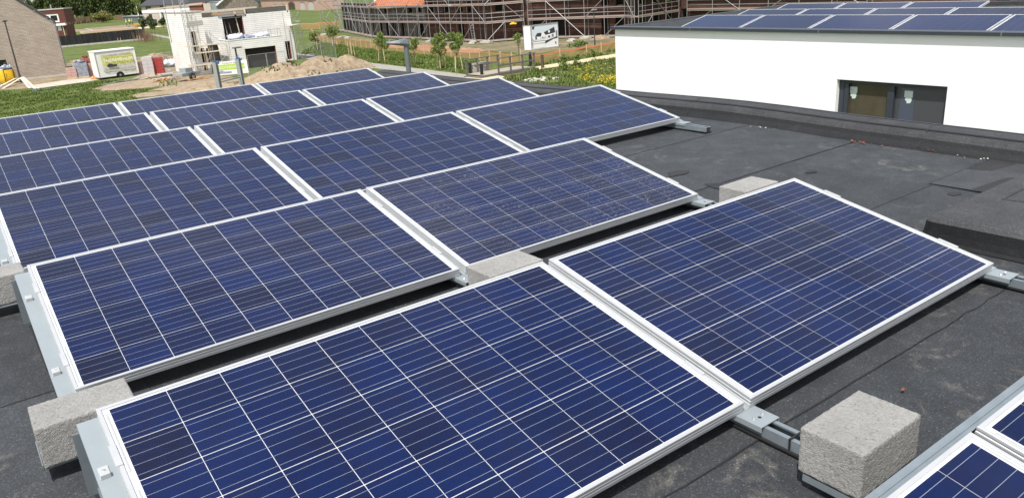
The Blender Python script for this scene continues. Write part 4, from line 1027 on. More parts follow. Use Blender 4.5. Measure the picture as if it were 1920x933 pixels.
o = solo('timber_beam', b, M['wood_orange'], 'crossed orange timbers lying right of the small grey trailer', 'timber', None, P); o['kind'] = 'stuff'

# ================================================================== WHITE BLOCK HOUSE UNDER CONSTRUCTION
C0 = G(557, 112); fr = Fr((C0.x, C0.y), (1, 0))      # x = 0 at the right corner, negative to the left
pg = 3.2                                             # how far the garage stands in front of the main wall
t = thing('block_house', 'unfinished white block house with an open garage, terrace and roof parapet', 'house', fr.O, fr.rz)
gx0 = fr.hit(438, 130, pg)[0]; gx1 = fr.hit(536, 110, pg)[0]; zG = (fr.hit(531, 67.8, pg)[1]+fr.hit(440, 74.5, pg)[1])/2
lint = (fr.hit(458.5, 92, pg)[1]+fr.hit(516, 85.5, pg)[1])/2
gh = (fr.hit(458.5, 92, pg)[0], fr.hit(516, 85.5, pg)[0], 0.0, lint)
b = MB(); wall_holes(b, gx0, gx1, 0, zG, -pg, [gh], 0.45, 0, 1)
b.quad((gx0, -pg, 0), (gx0, 0, 0), (gx0, 0, zG), (gx0, -pg, zG)); b.quad((gx1, -pg, 0), (gx1, 0, 0), (gx1, 0, zG), (gx1, -pg, zG))
part('garage_wall', b, [M['brick_white'], M['brick_orange']], t)
part('terrace', MB().box(gx0+0.02, gx1-0.02, -pg+0.3, 0, zG-0.32, zG-0.22), M['felt_far'], t)
part('terrace_edge', MB().box(gx0-0.03, gx1+0.03, -pg-0.03, -pg+0.3, zG, zG+0.05).box(gx0-0.03, gx0+0.27, -pg+0.3, 0, zG, zG+0.05), M['white'], t)
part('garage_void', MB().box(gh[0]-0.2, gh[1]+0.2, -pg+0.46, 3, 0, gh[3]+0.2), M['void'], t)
zM = (fr.hit(543, 19)[1]+fr.hit(390, 33.5)[1])/2; xm = fr.hit(388, 60)[0]
dw = (fr.hit(415.5, 32)[0], fr.hit(453.5, 29.5)[0], zG-0.2, (fr.hit(415.5, 32.5)[1]+fr.hit(453.5, 29.5)[1])/2)
nw = (fr.hit(534, 78)[0], fr.hit(543, 77)[0], 0.15, fr.hit(540, 77.5)[1])
b = MB(); wall_holes(b, gx0-0.2, 0, 0, zM, 0, [dw, nw], 0.45, 0, 1)
wall_holes(b, xm-0.4, gx0-0.2, 2.55, zM, 0, [dw], 0.45, 0, 1) if dw[0] < gx0-0.2 else b.quad((xm-0.4, 0, 2.55), (gx0-0.2, 0, 2.55), (gx0-0.2, 0, zM), (xm-0.4, 0, zM))
b.quad((0, 0, 0), (0, 9, 0), (0, 9, zM), (0, 0, zM))
part('main_wall', b, [M['brick_white'], M['brick_orange']], t)
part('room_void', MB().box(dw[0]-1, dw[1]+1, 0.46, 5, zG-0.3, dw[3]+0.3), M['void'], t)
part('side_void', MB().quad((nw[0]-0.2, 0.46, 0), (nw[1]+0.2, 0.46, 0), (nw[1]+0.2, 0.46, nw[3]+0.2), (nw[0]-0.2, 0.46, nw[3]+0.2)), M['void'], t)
for k, x_ in enumerate((dw[1]-0.5, dw[0]+0.35, dw[0]+0.8)): part('prop', MB().beam((x_, -0.05, dw[2]), (x_-0.1, 0.3, dw[3]-0.2-0.2*k), 0.07, 0.07), M['plank'] if k == 0 else M['wood_old'], t)
pa = fr.hit(461, 27)[0]
part('parapet_board', MB().box(pa, -0.22, 0.15, 0.3, zM-0.02, zM+0.52), M['block_grey'], t)
for x_ in (pa-0.12, -0.30): part('timber_post', MB().box(x_, x_+0.12, 0.0, 0.14, zM-0.2, zM+0.60), M['plank'], t)
part('parapet_board', MB().box(xm-0.2, xm+0.9, 0.15, 0.3, zM-0.05, zM+0.45), M['block_grey'], t)
part('parapet_board', MB().box(xm+1.0, pa-0.16, 0.25, 0.4, zM-0.05, zM+0.34), M['galv_light'], t)
part('timber_beam', MB().box(xm-0.3, pa+1.6, 0.9, 1.02, zM+0.42, zM+0.66), M['plank'], t)
part('lintel_beam', MB().box(dw[0]-0.4, dw[1]+0.3, -0.06, -0.003, dw[3], dw[3]+0.16), M['galv_light'], t)
x_ = fr.hit(438, 22)[0]; part('timber_post', MB().box(x_, x_+0.2, -0.06, 0.15, zM-0.1, zM+0.35), M['wood'], t)
part('timber_beam', MB().box(dw[0]-1.0, dw[1]+0.4, 0.03, 0.13, dw[3]+0.25, dw[3]+0.36), M['wood_orange'], t)
part('roof', MB().box(xm, -0.02, 0.45, 8.5, zM-0.3, zM-0.2), M['slab'], t)
# left wing
pv = pg+0.6
s_of = lambda u, v: fr.hit(u, v, pv)
xb_ = s_of(395, 118)[0]; xa_ = s_of(353, 60)[0]; zV = (s_of(354, 23)[1]+s_of(385, 22)[1])/2
def slit(u, vt, vb, w_):
    a = s_of(u, vt); return (a[0], a[0]+w_, max(0.3, s_of(u+(vb-vt)*0.13, vb)[1]), a[1])
holes = [slit(358, 60, 97, 0.36), slit(375.5, 91, 133, 0.36), slit(386, 91, 117, 0.36)]
b = MB(); wall_holes(b, xa_, xb_, 0, zV, -pv, holes, 0.30, 0, 1)
b.quad((xb_, -pv, 0), (xb_, 0.1, 0), (xb_, 0.1, zV), (xb_, -pv, zV)); b.quad((xa_, -pv, 0), (xa_, 4, 0), (xa_, 4, zV), (xa_, -pv, zV))
part('wing_wall', b, [M['brick_white'], M['wood']], t)
for h in holes:
    part('slit_window', MB().quad((h[0], -pv+0.29, h[2]), (h[1], -pv+0.29, h[2]), (h[1], -pv+0.29, h[3]), (h[0], -pv+0.29, h[3])), M['void'], t)
    part('timber_frame', MB().box(h[0]+0.20, h[0]+0.30, -pv+0.02, -pv+0.10, h[2]+0.02, h[3]-0.02), M['wood'], t)
part('wing_cap', MB().box(xa_-0.05, xb_+0.05, -pv-0.05, 4, zV, zV+0.08), M['slab'], t)
# recessed entrance between wing and garage
ew = 0.8; dd = (fr.hit(409, 95, -ew)[0], fr.hit(421, 95, -ew)[0])
b = MB(); wall_holes(b, xb_-0.2, gx0-0.01, 0, 2.5, ew, [(dd[0], min(dd[1], gx0-0.1), 0.1, 2.2)], 0.3, 0)
part('entrance_wall', b, M['brick_tan'], t)
part('doorway', MB().quad((dd[0], ew+0.29, 0.1), (dd[1], ew+0.29, 0.1), (dd[1], ew+0.29, 2.2), (dd[0], ew+0.29, 2.2)), M['void'], t)
part('entrance_ceiling', MB().box(xb_+0.01, gx0-0.01, 0.01, ew+0.2, 2.5, 2.6), M['slab'], t)
# things on the terrace
tp = pg-1.1
for (u, m_, lab, r_, s_) in ((441, 'plastic_white', 'white and blue sheeting heaped on the terrace left end', 0.70, 21), (452, 'foil', 'bluish crumpled sheeting on the terrace beside the doorway', 0.62, 23), (477, 'foil', 'dark plastic sack on the middle of the terrace', 0.45, 25), (488, 'plastic_white', 'round white sack on the middle of the terrace', 0.62, 27)):
    x_ = fr.hit(u, 71, tp)[0]; b = MB()
    for k in range(3): b.blob((0.35*math.cos(k*2+s_), 0.2*math.sin(k*2+s_), r_*0.5), (r_*0.9, r_*0.6, r_*0.55), 10, 7, 0, 0.5, s_+k)
    solo('sack', b, M[m_], lab, 'sack', 'bags and sheeting on the terrace', (fr.O.x+x_, fr.O.y-tp, GZ+zG-0.22), 0, smooth=True)
x_ = fr.hit(466, 71, tp)[0]
solo('insulation_stack', MB().box(-0.5, 0.5, -0.4, 0.4, 0, 0.18).box(-0.48, 0.47, -0.38, 0.4, 0.185, 0.34), M['print_grey'], 'flat dark grey stack on the terrace between the sacks', 'stack', None, (fr.O.x+x_, fr.O.y-tp, GZ+zG-0.22))
x_ = fr.hit(514, 68, tp)[0]; b = MB()
for a_ in (-0.5, 0.5): b.tube((a_, 0, 0), (a_, 0, 0.9), 0.025); b.tube((a_, 0.8, 0), (a_, 0.8, 0.9), 0.025); b.tube((a_, 0, 0.9), (a_, 0.8, 0.9), 0.025)
b.tube((-0.5, 0, 0.9), (0.5, 0, 0.9), 0.025)
solo('trestle', b, M['tube'], 'small tube trestle standing on the terrace right of the sacks', 'trestle', None, (fr.O.x+x_, fr.O.y-tp-0.6, GZ+zG-0.22))

# ------------------------------------------------------------------ tubes shared by all scaffolds
TUBE = MB().tube((0, 0, 0), (0, 0, 1), 1.0, 6).data('tube', M['tube'])
TUBE_DARK = MB().tube((0, 0, 0), (0, 0, 1), 1.0, 6).data('pole', M['dark_pole'])
BOARD = MB().box(-0.5, 0.5, -0.5, 0.5, 0, 1).data('board', M['deck'])
BOARDW = MB().box(-0.5, 0.5, -0.5, 0.5, 0, 1).data('board', M['plank'])
def stick(name, parent, p, q, r=0.028, me=None):
    p = Vector(p); q = Vector(q); d = q-p
    return put(name, me or TUBE, parent, p, d.to_track_quat('Z', 'Y').to_euler(), (r, r, d.length))
def plank(name, parent, p, q, wd, th, me=None):
    p = Vector(p); q = Vector(q); d = q-p; x = d.normalized(); y = Vector((0, 0, 1)).cross(x).normalized(); z = x.cross(y)
    o = put(name, me or BOARD, parent, p); Mx = Matrix((y, z, x)).transposed(); o.rotation_euler = Mx.to_euler(); o.scale = (wd, th, d.length); return o

# lattice mast and working planks in front of the wing
yb_ = -pv-1.0
mast_x = s_of(351.5, 80)[0]
t = thing('lattice_mast', 'slender grey lattice hoist mast standing against the white block wing', 'mast', fr.O, fr.rz)
hM = 7.6
for (a, c) in ((-0.22, 0), (0.22, 0), (0, 0.38)): stick('upright', t, (mast_x+a, -pv-0.7+c, 0), (mast_x+a, -pv-0.7+c, hM), 0.028)
for k in range(19):
    z_ = 0.45*k; s_ = 0.22 if k % 2 else -0.22
    stick('brace', t, (mast_x-s_, -pv-0.7, z_), (mast_x+s_, -pv-0.7, z_+0.45), 0.015); stick('brace', t, (mast_x+s_, -pv-0.7, z_), (mast_x, -pv-0.32, z_+0.45), 0.015)
t = thing('plank_scaffold', 'tube scaffold with long timber planks across the front of the white block wing', 'scaffold', fr.O, fr.rz)
xs_ = [s_of(359, 100)[0], s_of(372, 120)[0], s_of(396, 120)[0]+0.1, fr.hit(426, 100, pv)[0]]
for x_ in xs_:
    for y_ in (-pv-0.25, -pv-1.1): stick('standard', t, (x_, y_, 0), (x_, y_, 4.2 if x_ < xs_[-1] else 4.0), 0.024)
for (a, c, th) in (((344, 88), (419, 80.5), 0.07), ((363, 100), (419, 93), 0.05), ((352, 123), (398, 118), 0.14)):
    A_, B_ = s_of(*a), s_of(*c)
    for dy in (-0.30, -1.05): plank('plank', t, (A_[0], -pv+dy, A_[1]), (B_[0], -pv+dy, A_[1]*0.5+B_[1]*0.5), 0.22, th, BOARDW)
for i in range(3):
    stick('brace', t, (xs_[i], -pv-1.1, 0.5), (xs_[i+1], -pv-1.1, 2.2), 0.018); stick('brace', t, (xs_[i+1], -pv-1.1, 2.3), (xs_[i], -pv-1.1, 3.9), 0.018)
stick('ledger', t, (xs_[0], -pv-1.1, 1.2), (xs_[-1], -pv-1.1, 1.2), 0.02)
t = thing('timber_prop', 'tall timber rail leaning beside the mast top with cross boards', 'timber', fr.O, fr.rz)
plank('beam', t, (mast_x-3.2, -pv-0.6, zV+0.55), (mast_x+1.9, -pv-0.6, zV+0.75), 0.12, 0.12, BOARDW)
stick('pole', t, (mast_x-1.6, -pv-0.6, zV-2.6), (mast_x-1.6, -pv-0.6, zV+2.0), 0.04)
stick('pole', t, (mast_x-0.8, -pv-0.6, zV-0.2), (mast_x-0.8, -pv-0.6, zV+2.0), 0.04)
# scaffold tower at the right corner of the house
P0 = G(560, 114); P1 = G(580, 108)
ft = Fr((P0.x, P0.y), (P1.x-P0.x, P1.y-P0.y)); Lt_ = min(2.2, (P1-P0).length)
t = thing('scaffold_tower', 'light grey scaffold tower at the right corner of the white block house', 'scaffold', ft.O, ft.rz)
hs = 5.1
for x_ in (0, Lt_*0.5, Lt_):
    for y_ in (0, 1.0): stick('standard', t, (x_, y_, 0), (x_, y_, hs if x_ != Lt_*0.5 else 3.4), 0.026)
for k in range(8):
    z_ = 0.35+0.62*k; x_a = 0 if k > 4 else Lt_*0.5
    stick('ledger', t, (x_a, 0, z_), (Lt_, 0, z_), 0.022)
    if k % 2 == 0: stick('ledger', t, (Lt_, 0, z_), (Lt_, 1.0, z_), 0.022); stick('brace', t, (0, 0, z_), (Lt_, 0, min(hs, z_+1.1)), 0.02)
plank('deck', t, (0, 0.5, 3.75), (Lt_, 0.5, 3.75), 0.9, 0.06, BOARDW)

# heras fence panels on site
def heras(pa, pb, n_, h, lab, g_='wire mesh site fence panels'):
    A_, B_ = G(*pa), G(*pb)
    for k in range(n_):
        a, c = A_.lerp(B_, k/n_), A_.lerp(B_, (k+1)/n_); d = c-a; L = d.length-0.06
        t = thing('site_fence_panel', lab[k], 'fence panel', a, math.atan2(d.y, d.x), g_)
        fm_ = MB().tube((0, 0, 0.05), (0, 0, h), 0.021).tube((L, 0, 0.05), (L, 0, h), 0.021).tube((0, 0, h), (L, 0, h), 0.021).tube((0, 0, 0.15), (L, 0, 0.15), 0.021)
        part('frame', fm_, M['tube'], t)
        part('wire_infill', MB().quad((0, 0, 0.15), (L, 0, 0.15), (L, 0, h), (0, 0, h)), M['wire'], t)
        part('foot', MB().box(-0.12, 0.12, -0.35, 0.35, 0, 0.13), M['slab'], t)
heras((470, 146), (540, 136), 2, 2.0, ['mesh fence panel before the open garage, left one', 'mesh fence panel before the open garage, right one behind the sand heap'])
heras((604, 108), (632, 112), 1, 2.0, ['mesh fence panel standing on the verge right of the scaffold tower'])
heras((582, 104), (604, 108), 1, 1.5, ['low mesh fence panel between the scaffold tower and the verge'])
heras((268, 143), (312, 138), 2, 1.9, ['mesh fence panel standing before the grey wrapped pallet', 'mesh fence panel standing before the red crates'])
heras((318, 133), (345, 130), 1, 1.9, ['mesh fence panel standing before the white sacks'])

# ------------------------------------------------------------------ two steel posts with banner behind
A_ = G(411, 178.5); B_ = G(459, 174.5)
def sign_post(px_top, px_low, z_low_guess, lab):
    pass
D = 40.0                                       # they stand closer to us than the house
def at_dist(u, v, dist):
    r = ray(u, v); r.normalize(); return CAM_POS + r*dist
def on_vertical(u_top, v_top, dist):
    P = at_dist(u_top, v_top, dist); return P
Pa = on_vertical(402.5, 117, 42.0); Pb = on_vertical(445.5, 110, 43.5)
t = thing('steel_post_frame', 'pair of grey steel posts with a cross rail and blue caps below the green banner', 'post', (Pa.x, Pa.y, GZ), math.atan2(Pb.y-Pa.y, Pb.x-Pa.x))
Lp = math.hypot(Pb.x-Pa.x, Pb.y-Pa.y); ha, hb = Pa.z-GZ, Pb.z-GZ
for x_, h_ in ((0, ha), (Lp, hb)):
    part('post', MB().box(x_-0.10, x_-0.04, -0.10, 0.10, 0, h_).box(x_+0.04, x_+0.10, -0.10, 0.10, 0, h_).box(x_-0.04, x_+0.04, -0.01, 0.01, 0, h_), M['post_grey'], t)
    b = MB(); 
    for k in range(3): b.blob((x_-0.05+0.09*k, -0.04*k, h_+0.03-0.04*k), (0.08, 0.06, 0.05), 8, 6, 0, 0.7, k+x_)
    part('blue_strap', b, M['blue'], t, smooth=True)
zr = (ha+hb)/2-0.98
part('cross_rail', MB().box(0.10, Lp-0.10, -0.04, 0.0, zr, zr+0.05).box(0.10, Lp-0.10, -0.04, 0.0, zr+0.12, zr+0.16), M['post_grey'], t)
# banner sign further back
fb = Fr.two(G(399, 160), G(462, 154)); hb0, hb1 = fb.hit(430, 138)[1], fb.hit(430, 112)[1]
Lb = (G(462, 154)-G(399, 160)).length
x0b, x1b = fb.hit(405, 130)[0], fb.hit(464, 122)[0]
t = thing('banner_sign', 'white and lime green advertising banner on the building site fence behind the two posts', 'banner', fb.O, fb.rz)
zb0, zb1 = fb.hit(408, 142)[1], fb.hit(408, 116.5)[1]
sh = MB().box(x0b, x1b, -0.01, 0.01, zb0, zb1); part('sheet', sh, M['banner'], t)
hgt = zb1-zb0; part('lime_band', MB().box(x0b+0.02, x1b-0.25, -0.016, -0.0105, zb0+hgt*0.36, zb0+hgt*0.76), M['lime'], t)
put('lettering', text_mesh('GEOTHERMIEHUIS', hgt*0.26, M['white']), t, ((x0b+x1b)/2+0.02, -0.022, zb0+hgt*0.45), (math.pi/2, 0, 0))
put('lettering', text_mesh('7u gratis per dag', hgt*0.15, M['print_grey']), t, ((x0b+x1b)/2-0.2, -0.016, zb0+hgt*0.82), (math.pi/2, 0, 0))
part('house_print', MB().poly([(x0b+0.1, -0.018, zb0+hgt*0.10), (x0b+1.25, -0.018, zb0+hgt*0.10), (x0b+1.25, -0.018, zb0+hgt*0.24), (x0b+0.7, -0.018, zb0+hgt*0.24), (x0b+0.45, -0.018, zb0+hgt*0.36), (x0b+0.1, -0.018, zb0+hgt*0.22)]), M['foil'], t)
for x_ in (x0b+0.05, x1b-0.05): part('post', MB().tube((x_, 0.03, 0), (x_, 0.03, zb1), 0.03), M['tube'], t)
P = at_dist(441, 91, 47); t = thing('lamp_post', 'thin dark lamp post with a flat head between the posts and the open garage', 'lamp post', (P.x, P.y, GZ), 0.3)
part('pole', MB().tube((0, 0, 0), (0, 0, P.z-GZ), 0.05, 8), M['dark_pole'], t); part('lamp_head', MB().box(-0.12, 0.36, -0.12, 0.12, P.z-GZ, P.z-GZ+0.06), M['grey_pole'], t)

# ================================================================== FAR LEFT: FENCE, SHED, RED HOUSE, WHITE HOUSE, TREES
A_, B_ = G(113, 89.5), G(270, 74.8); n_ = 12; d = (B_-A_); Lf = d.length/n_
t = thing('windbreak_fence', 'long black cloth covered fence with a concrete base behind the tan brick house', 'fence', A_, math.atan2(d.y, d.x))
for k in range(n_):
    b = MB(); nx = 6
    for i in range(nx):
        f = lambda i: (k*Lf+0.04+(Lf-0.08)*i/nx, 0.025*math.sin(i*1.7+k), 0)
        (xa, ya, _), (xb, yb, _) = f(i), f(i+1); b.quad((xa, ya, 0.3), (xb, yb, 0.3), (xb, yb, 2.05+0.04*math.sin(k*2.3)), (xa, ya, 2.05+0.04*math.sin(k*2.3)))
    part('cloth_panel', b, M['mesh_black'], t); part('post', MB().tube((k*Lf, 0.12, 0), (k*Lf, 0.12, 2.12), 0.035), M['dark_pole'], t)
    part('base_slab', MB().box(k*Lf+0.02, (k+1)*Lf-0.02, -0.15, 0.0, 0, 0.28), M['slab'], t)
C_ = G(272, 66); 
for k in range(3):
    p_ = B_.lerp(C_, k/3)-A_; q_ = B_.lerp(C_, (k+1)/3)-A_; dl = d.normalized(); nl = Vector((-dl.y, dl.x, 0))
    b = MB().quad((p_.dot(dl), p_.dot(nl), 0), (q_.dot(dl), q_.dot(nl), 0), (q_.dot(dl), q_.dot(nl), 2.1), (p_.dot(dl), p_.dot(nl), 2.1)); part('cloth_panel', b, M['mesh_black'], t)
for u, v in ((222, 80.5), (227, 80), (258, 76.5), (263, 76)):
    P = G(u, v); solo('stake', MB().tube((0, 0, 0), (0.05, 0, 0.9), 0.045), M['wood'], 'short pale stake before the black fence, %s' % {222: 'leftmost', 227: 'second from left', 258: 'third from left', 263: 'rightmost'}[u], 'stake', 'stakes before the black fence', P)
# barrier pole and wooden shed frame behind the fence
P = G(166, 76); solo('barrier_pole', MB().beam((0, 0, 2.5), (2.2, 0, 1.7), 0.18, 0.12), M['white'], 'white pole end sticking up over the black fence', 'pole', None, P)
fs = Fr.two(G(168, 79.5), G(258, 71.0)); Ls = (G(258, 71)-G(168, 79.5)).length
t = thing('timber_shed', 'half built orange timber shed with a long flat roof behind the black fence', 'shed', fs.O, fs.rz)
zr0 = fs.hit(256, 53.2)[1]; 
part('roof', MB().box(-0.8, Ls+0.3, -0.8, 5.0, zr0-0.15, zr0+0.18), M['wood'], t)
part('roof_sheet', MB().box(-0.7, Ls+0.2, -0.6, 4.9, zr0+0.183, zr0+0.23), M['deck'], t)
part('wall', MB().box(Ls*0.50, Ls, 0, 4, 0, zr0-0.16), M['wood_orange'], t)
part('wall', MB().box(Ls*0.28, Ls*0.5-0.02, 0.3, 4, 0, zr0-0.5), M['plank'], t)
for k, f_ in enumerate((0.0, 0.08, 0.16, 0.24)): part('stud', MB().box(Ls*f_, Ls*f_+0.35, 0, 0.3, 0, zr0-0.16), M['plank'], t)
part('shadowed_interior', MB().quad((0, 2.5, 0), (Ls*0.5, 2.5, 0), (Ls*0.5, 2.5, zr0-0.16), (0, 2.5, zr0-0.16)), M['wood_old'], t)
for k in range(2): part('window', MB().box(Ls*(0.62+0.13*k), Ls*(0.62+0.13*k)+1.3, -0.03, 0.0, zr0-1.2, zr0-0.5), M['pane_grey'], t)

fr = Fr.two(G(60, 78.5), G(128.5, 73)); Lr = (G(128.5, 73)-G(60, 78.5)).length
t = thing('red_house', 'dark red brick house with white window frames behind the tan gable', 'house', fr.O, fr.rz)
zt = fr.hit(116, 17.5)[1]; zc = fr.hit(115, 44)[1]; w0 = fr.hit(84, 28), fr.hit(112, 41.5); w1_ = fr.hit(107, 48.5), fr.hit(116, 57.5)
Lu = fr.hit(124, 40)[0]
b = MB(); wall_holes(b, -8, Lu, zc, zt, 0, [(w0[0][0], w0[1][0], w0[1][1], w0[0][1])], 0.3); b.quad((Lu, 0, zc), (Lu, 8, zc), (Lu, 8, zt), (Lu, 0, zt))
wall_holes(b, -8, Lr, 0, zc-0.5, 0, [(w1_[0][0], w1_[1][0], w1_[1][1], w1_[0][1])], 0.3); b.quad((Lr, 0, 0), (Lr, 8, 0), (Lr, 8, zc-0.5), (Lr, 0, zc-0.5))
part('wall', b, M['brick_red'], t)
part('roof', MB().box(-8.1, Lu+0.1, -0.1, 8, zt, zt+0.25), M['slab'], t)
part('cornice', MB().box(-8, Lr+0.2, -0.5, 0.5, zc-0.5, zc), M['white'], t)
window(t, w0[0][0], w0[1][0], w0[1][1], w0[0][1], 0.05, M['white'], M['window'], 0.30, [w0[0][0]+(w0[1][0]-w0[0][0])*0.32])
window(t, w1_[0][0], w1_[1][0], w1_[1][1], w1_[0][1], 0.05, M['white'], M['window'], 0.2, [(w1_[0][0]+w1_[1][0])/2])
part('downpipe', MB().tube((Lr*0.94, -0.1, 0), (Lr*0.93, -0.1, zc-0.5), 0.09), M['plank'], t)
part('chimney', MB().tube((Lu-3, 2, zt+0.25), (Lu-3, 2, zt+1.2), 0.12), M['post_grey'], t)

fr = Fr.two(G(272, 43.5), G(345, 42.0)); Lw = (G(345, 42)-G(272, 43.5)).length
t = thing('cream_house', 'modern cream house with dark hipped roof and black windows behind the small trees', 'house', fr.O, fr.rz)
H2 = lambda u, v, p=0: fr.hit(u, v, p)
ze = H2(300, 10)[1]
def rect(u0, v0, u1, v1):
    a, c = H2(u0, v0), H2(u1, v1); return (min(a[0], c[0]), max(a[0], c[0]), max(0.05, min(a[1], c[1])), max(a[1], c[1]))
hl = [rect(272.5, 12, 284, 19), rect(298.5, 9.5, 311, 17), rect(278, 27, 286.5, 36), rect(301, 24.5, 309, 39), rect(318, 24, 336, 36)]
b = MB(); wall_holes(b, -0.5, Lw+6, 0, ze, 0, hl, 0.3); b.quad((-0.5, 0, 0), (-0.5, 9, 0), (-0.5, 9, ze), (-0.5, 0, ze))
part('wall', b, M['brick_cream'], t)
for h in hl: window(t, h[0], h[1], h[2], h[3], 0.12, M['anthracite'], M['window'], 0.12, [(h[0]+h[1])/2] if h[1]-h[0] > 3 else ())
part('band', MB().box(-0.4, Lw+6, -0.12, -0.003, H2(300, 18.5)[1]-0.9, H2(300, 18.5)[1]), M['render_white'], t)
b = MB(); e = 0.6; zz = ze; X1_ = Lw+6
b.quad((-0.5-e, -e, zz), (X1_+e, -e, zz), (X1_-4, 5, zz+4.6), (4.5, 5, zz+4.6)); b.tri((-0.5-e, -e, zz), (4.5, 5, zz+4.6), (-0.5-e, 10+e, zz)); b.quad((X1_+e, 10+e, zz), (-0.5-e, 10+e, zz), (4.5, 5, zz+4.6), (X1_-4, 5, zz+4.6)); b.tri((X1_+e, -e, zz), (X1_+e, 10+e, zz), (X1_-4, 5, zz+4.6))
part('roof', b, M['tile_dark'], t); part('gutter', MB().box(-0.5-e, X1_+e, -e-0.1, -e, zz-0.15, zz+0.1), M['anthracite'], t)
part('porch', MB().box(Lw*0.62, Lw+6, -2.2, -0.15, H2(320, 22)[1], H2(320, 22)[1]+0.45).box(Lw*0.62, Lw*0.62+0.5, -2.2, -1.7, 0, H2(320, 22)[1]), M['render_white'], t)
for k in range(3): part('garden_fence', MB().box(Lw*(0.35+0.2*k), Lw*(0.35+0.2*k)+3.5, -4.2, -4.1, 0, 1.4), M['anthracite'], t)
fr = Fr.two(G(247, 33), G(268, 31.5)); Lg = (G(268, 31.5)-G(247, 33)).length
t = thing('gabled_house', 'pinkish cream gabled house half hidden behind a street tree', 'house', fr.O, fr.rz)
zE = fr.hit(246, 10)[1]; b = MB().poly([(0, 0, 0), (Lg, 0, 0), (Lg, 0, zE), (Lg/2, 0, zE+4.5), (0, 0, zE)]); b.quad((0, 0, 0), (0, 12, 0), (0, 12, zE), (0, 0, zE)); b.quad((Lg, 0, 0), (Lg, 12, 0), (Lg, 12, zE), (Lg, 0, zE))
part('wall', b, M['brick_cream'], t)
b = MB(); 
for sg in (0, 1):
    xe = -0.4 if sg == 0 else Lg+0.4; b.quad((xe, -0.3, zE-0.3), (Lg/2, -0.3, zE+4.7), (Lg/2, 12.3, zE+4.7), (xe, 12.3, zE-0.3))
part('roof', b, M['tile_red'], t); window(t, Lg*0.4, Lg*0.6, zE-1.2, zE+1.0, -0.08, M['white'], M['window'], 0.12)

def simple_house(pa, pb, zt, depth, wm, rm, label, roofh=3.5, wins=(), arches=(), cat='house', extra=0):
    f = Fr.two(G(*pa), G(*pb)); L = (G(*pb)-G(*pa)).length
    t = thing('house', label, cat, f.O, f.rz)
    rects = []
    for (u0, v0, u1, v1) in wins:
        a, c = f.hit(u0, v0), f.hit(u1, v1); rects.append((a[0], c[0], max(0.05, c[1]), a[1]))
    b = MB(); wall_holes(b, 0, L+extra, 0, zt, 0, rects, 0.3); b.quad((0, 0, 0), (0, depth, 0), (0, depth, zt), (0, 0, zt)); b.quad((L+extra, 0, 0), (L+extra, depth, 0), (L+extra, depth, zt), (L+extra, 0, zt))
    part('wall', b, wm, t)
    for r_ in rects: window(t, *r_, 0.1, M['white'], M['window'], 0.1)
    for (u0, v0, u1, v1, gm) in arches:
        a, c = f.hit(u0, v0), f.hit(u1, v1); w_ = c[0]-a[0]; h_ = a[1]
        part('arched_opening', MB().poly([(a[0], -0.04, 0.05), (c[0], -0.04, 0.05), (c[0], -0.04, h_*0.72)] + [((a[0]+c[0])/2+w_/2*math.cos(math.pi*q/8), -0.04, h_*0.72+h_*0.28*math.sin(math.pi*q/8)) for q in range(1, 8)] + [(a[0], -0.04, h_*0.72)]), M[gm], t)
        part('brick_arch', MB().poly([((a[0]+c[0])/2+(w_/2+0.3)*math.cos(math.pi*q/10), -0.02, h_*0.72+(h_*0.28+0.35)*math.sin(math.pi*q/10)) for q in range(11)]), M['tile_red'], t)
    if roofh:
        b = MB(); b.quad((-0.5, -0.5, zt-0.2), (L+extra+0.5, -0.5, zt-0.2), (L+extra+0.3, depth/2, zt+roofh), (-0.3, depth/2, zt+roofh)); b.quad((-0.5, depth+0.5, zt-0.2), (L+extra+0.5, depth+0.5, zt-0.2), (L+extra+0.3, depth/2, zt+roofh), (-0.3, depth/2, zt+roofh))
        b.tri((-0.3, 0, zt-0.2), (-0.3, depth, zt-0.2), (-0.3, depth/2, zt+roofh)); b.tri((L+extra+0.3, 0, zt-0.2), (L+extra+0.3, depth, zt-0.2), (L+extra+0.3, depth/2, zt+roofh))
        part('roof', b, rm, t)
    return t
simple_house((492, 16.5), (593, 20.5), 4.4, 10, M['brick_pink'], M['tile_red'], 'long salmon brick house with arches and a low red roof above the green field', 3.5,
             [(512, 8.5, 519, 11), (526, 7.5, 533, 10)], [(540, 5, 554, 18, 'window'), (562, 6, 573, 19, 'slab'), (577, 4.5, 590, 19.5, 'slab')])
simple_house((383, 21), (412, 19), 4.8, 9, M['brick_cream'], M['tile_red'], 'cream house with small windows and red roof behind the white block house parapet', 3.0, [(384, 2, 388, 8), (396, 1, 400, 7)])
simple_house((346, 22), (381, 21), 3.0, 9, M['tile_red'], M['tile_red'], 'low reddish brown roofed house left of the cream house', 4.0)
simple_house((462, 17), (490, 14), 3.0, 10, M['stone_mix'], M['tile_dark'], 'small dark roofed outbuilding between the round tank and the salmon house', 4.0)
P = G(432, 22); t = thing('round_tank', 'wide round pale grey tank with a shallow roof behind the parapet', 'tank', P)
part('shell', MB().lathe([(8.0, 0), (8.0, 4.6)], 28), M['galv_light'], t); part('roof', MB().lathe([(8.2, 4.6), (8.2, 4.9), (0, 7.6)], 28), M['slab'], t)
P = G(408, 26); b = MB().beam((0, 0, 3.2), (9.5, 0, 9.5), 0.7, 0.5)
t = thing('barn', 'white edged barn gable left of the round tank', 'barn', P); part('verge', b, M['white'], t); part('wall', MB().poly([(0, 0.4, 0), (18, 0.4, 0), (18, 0.4, 3.0), (9.5, 0.4, 9.3), (0, 0.4, 3.0)]), M['stone_mix'], t)

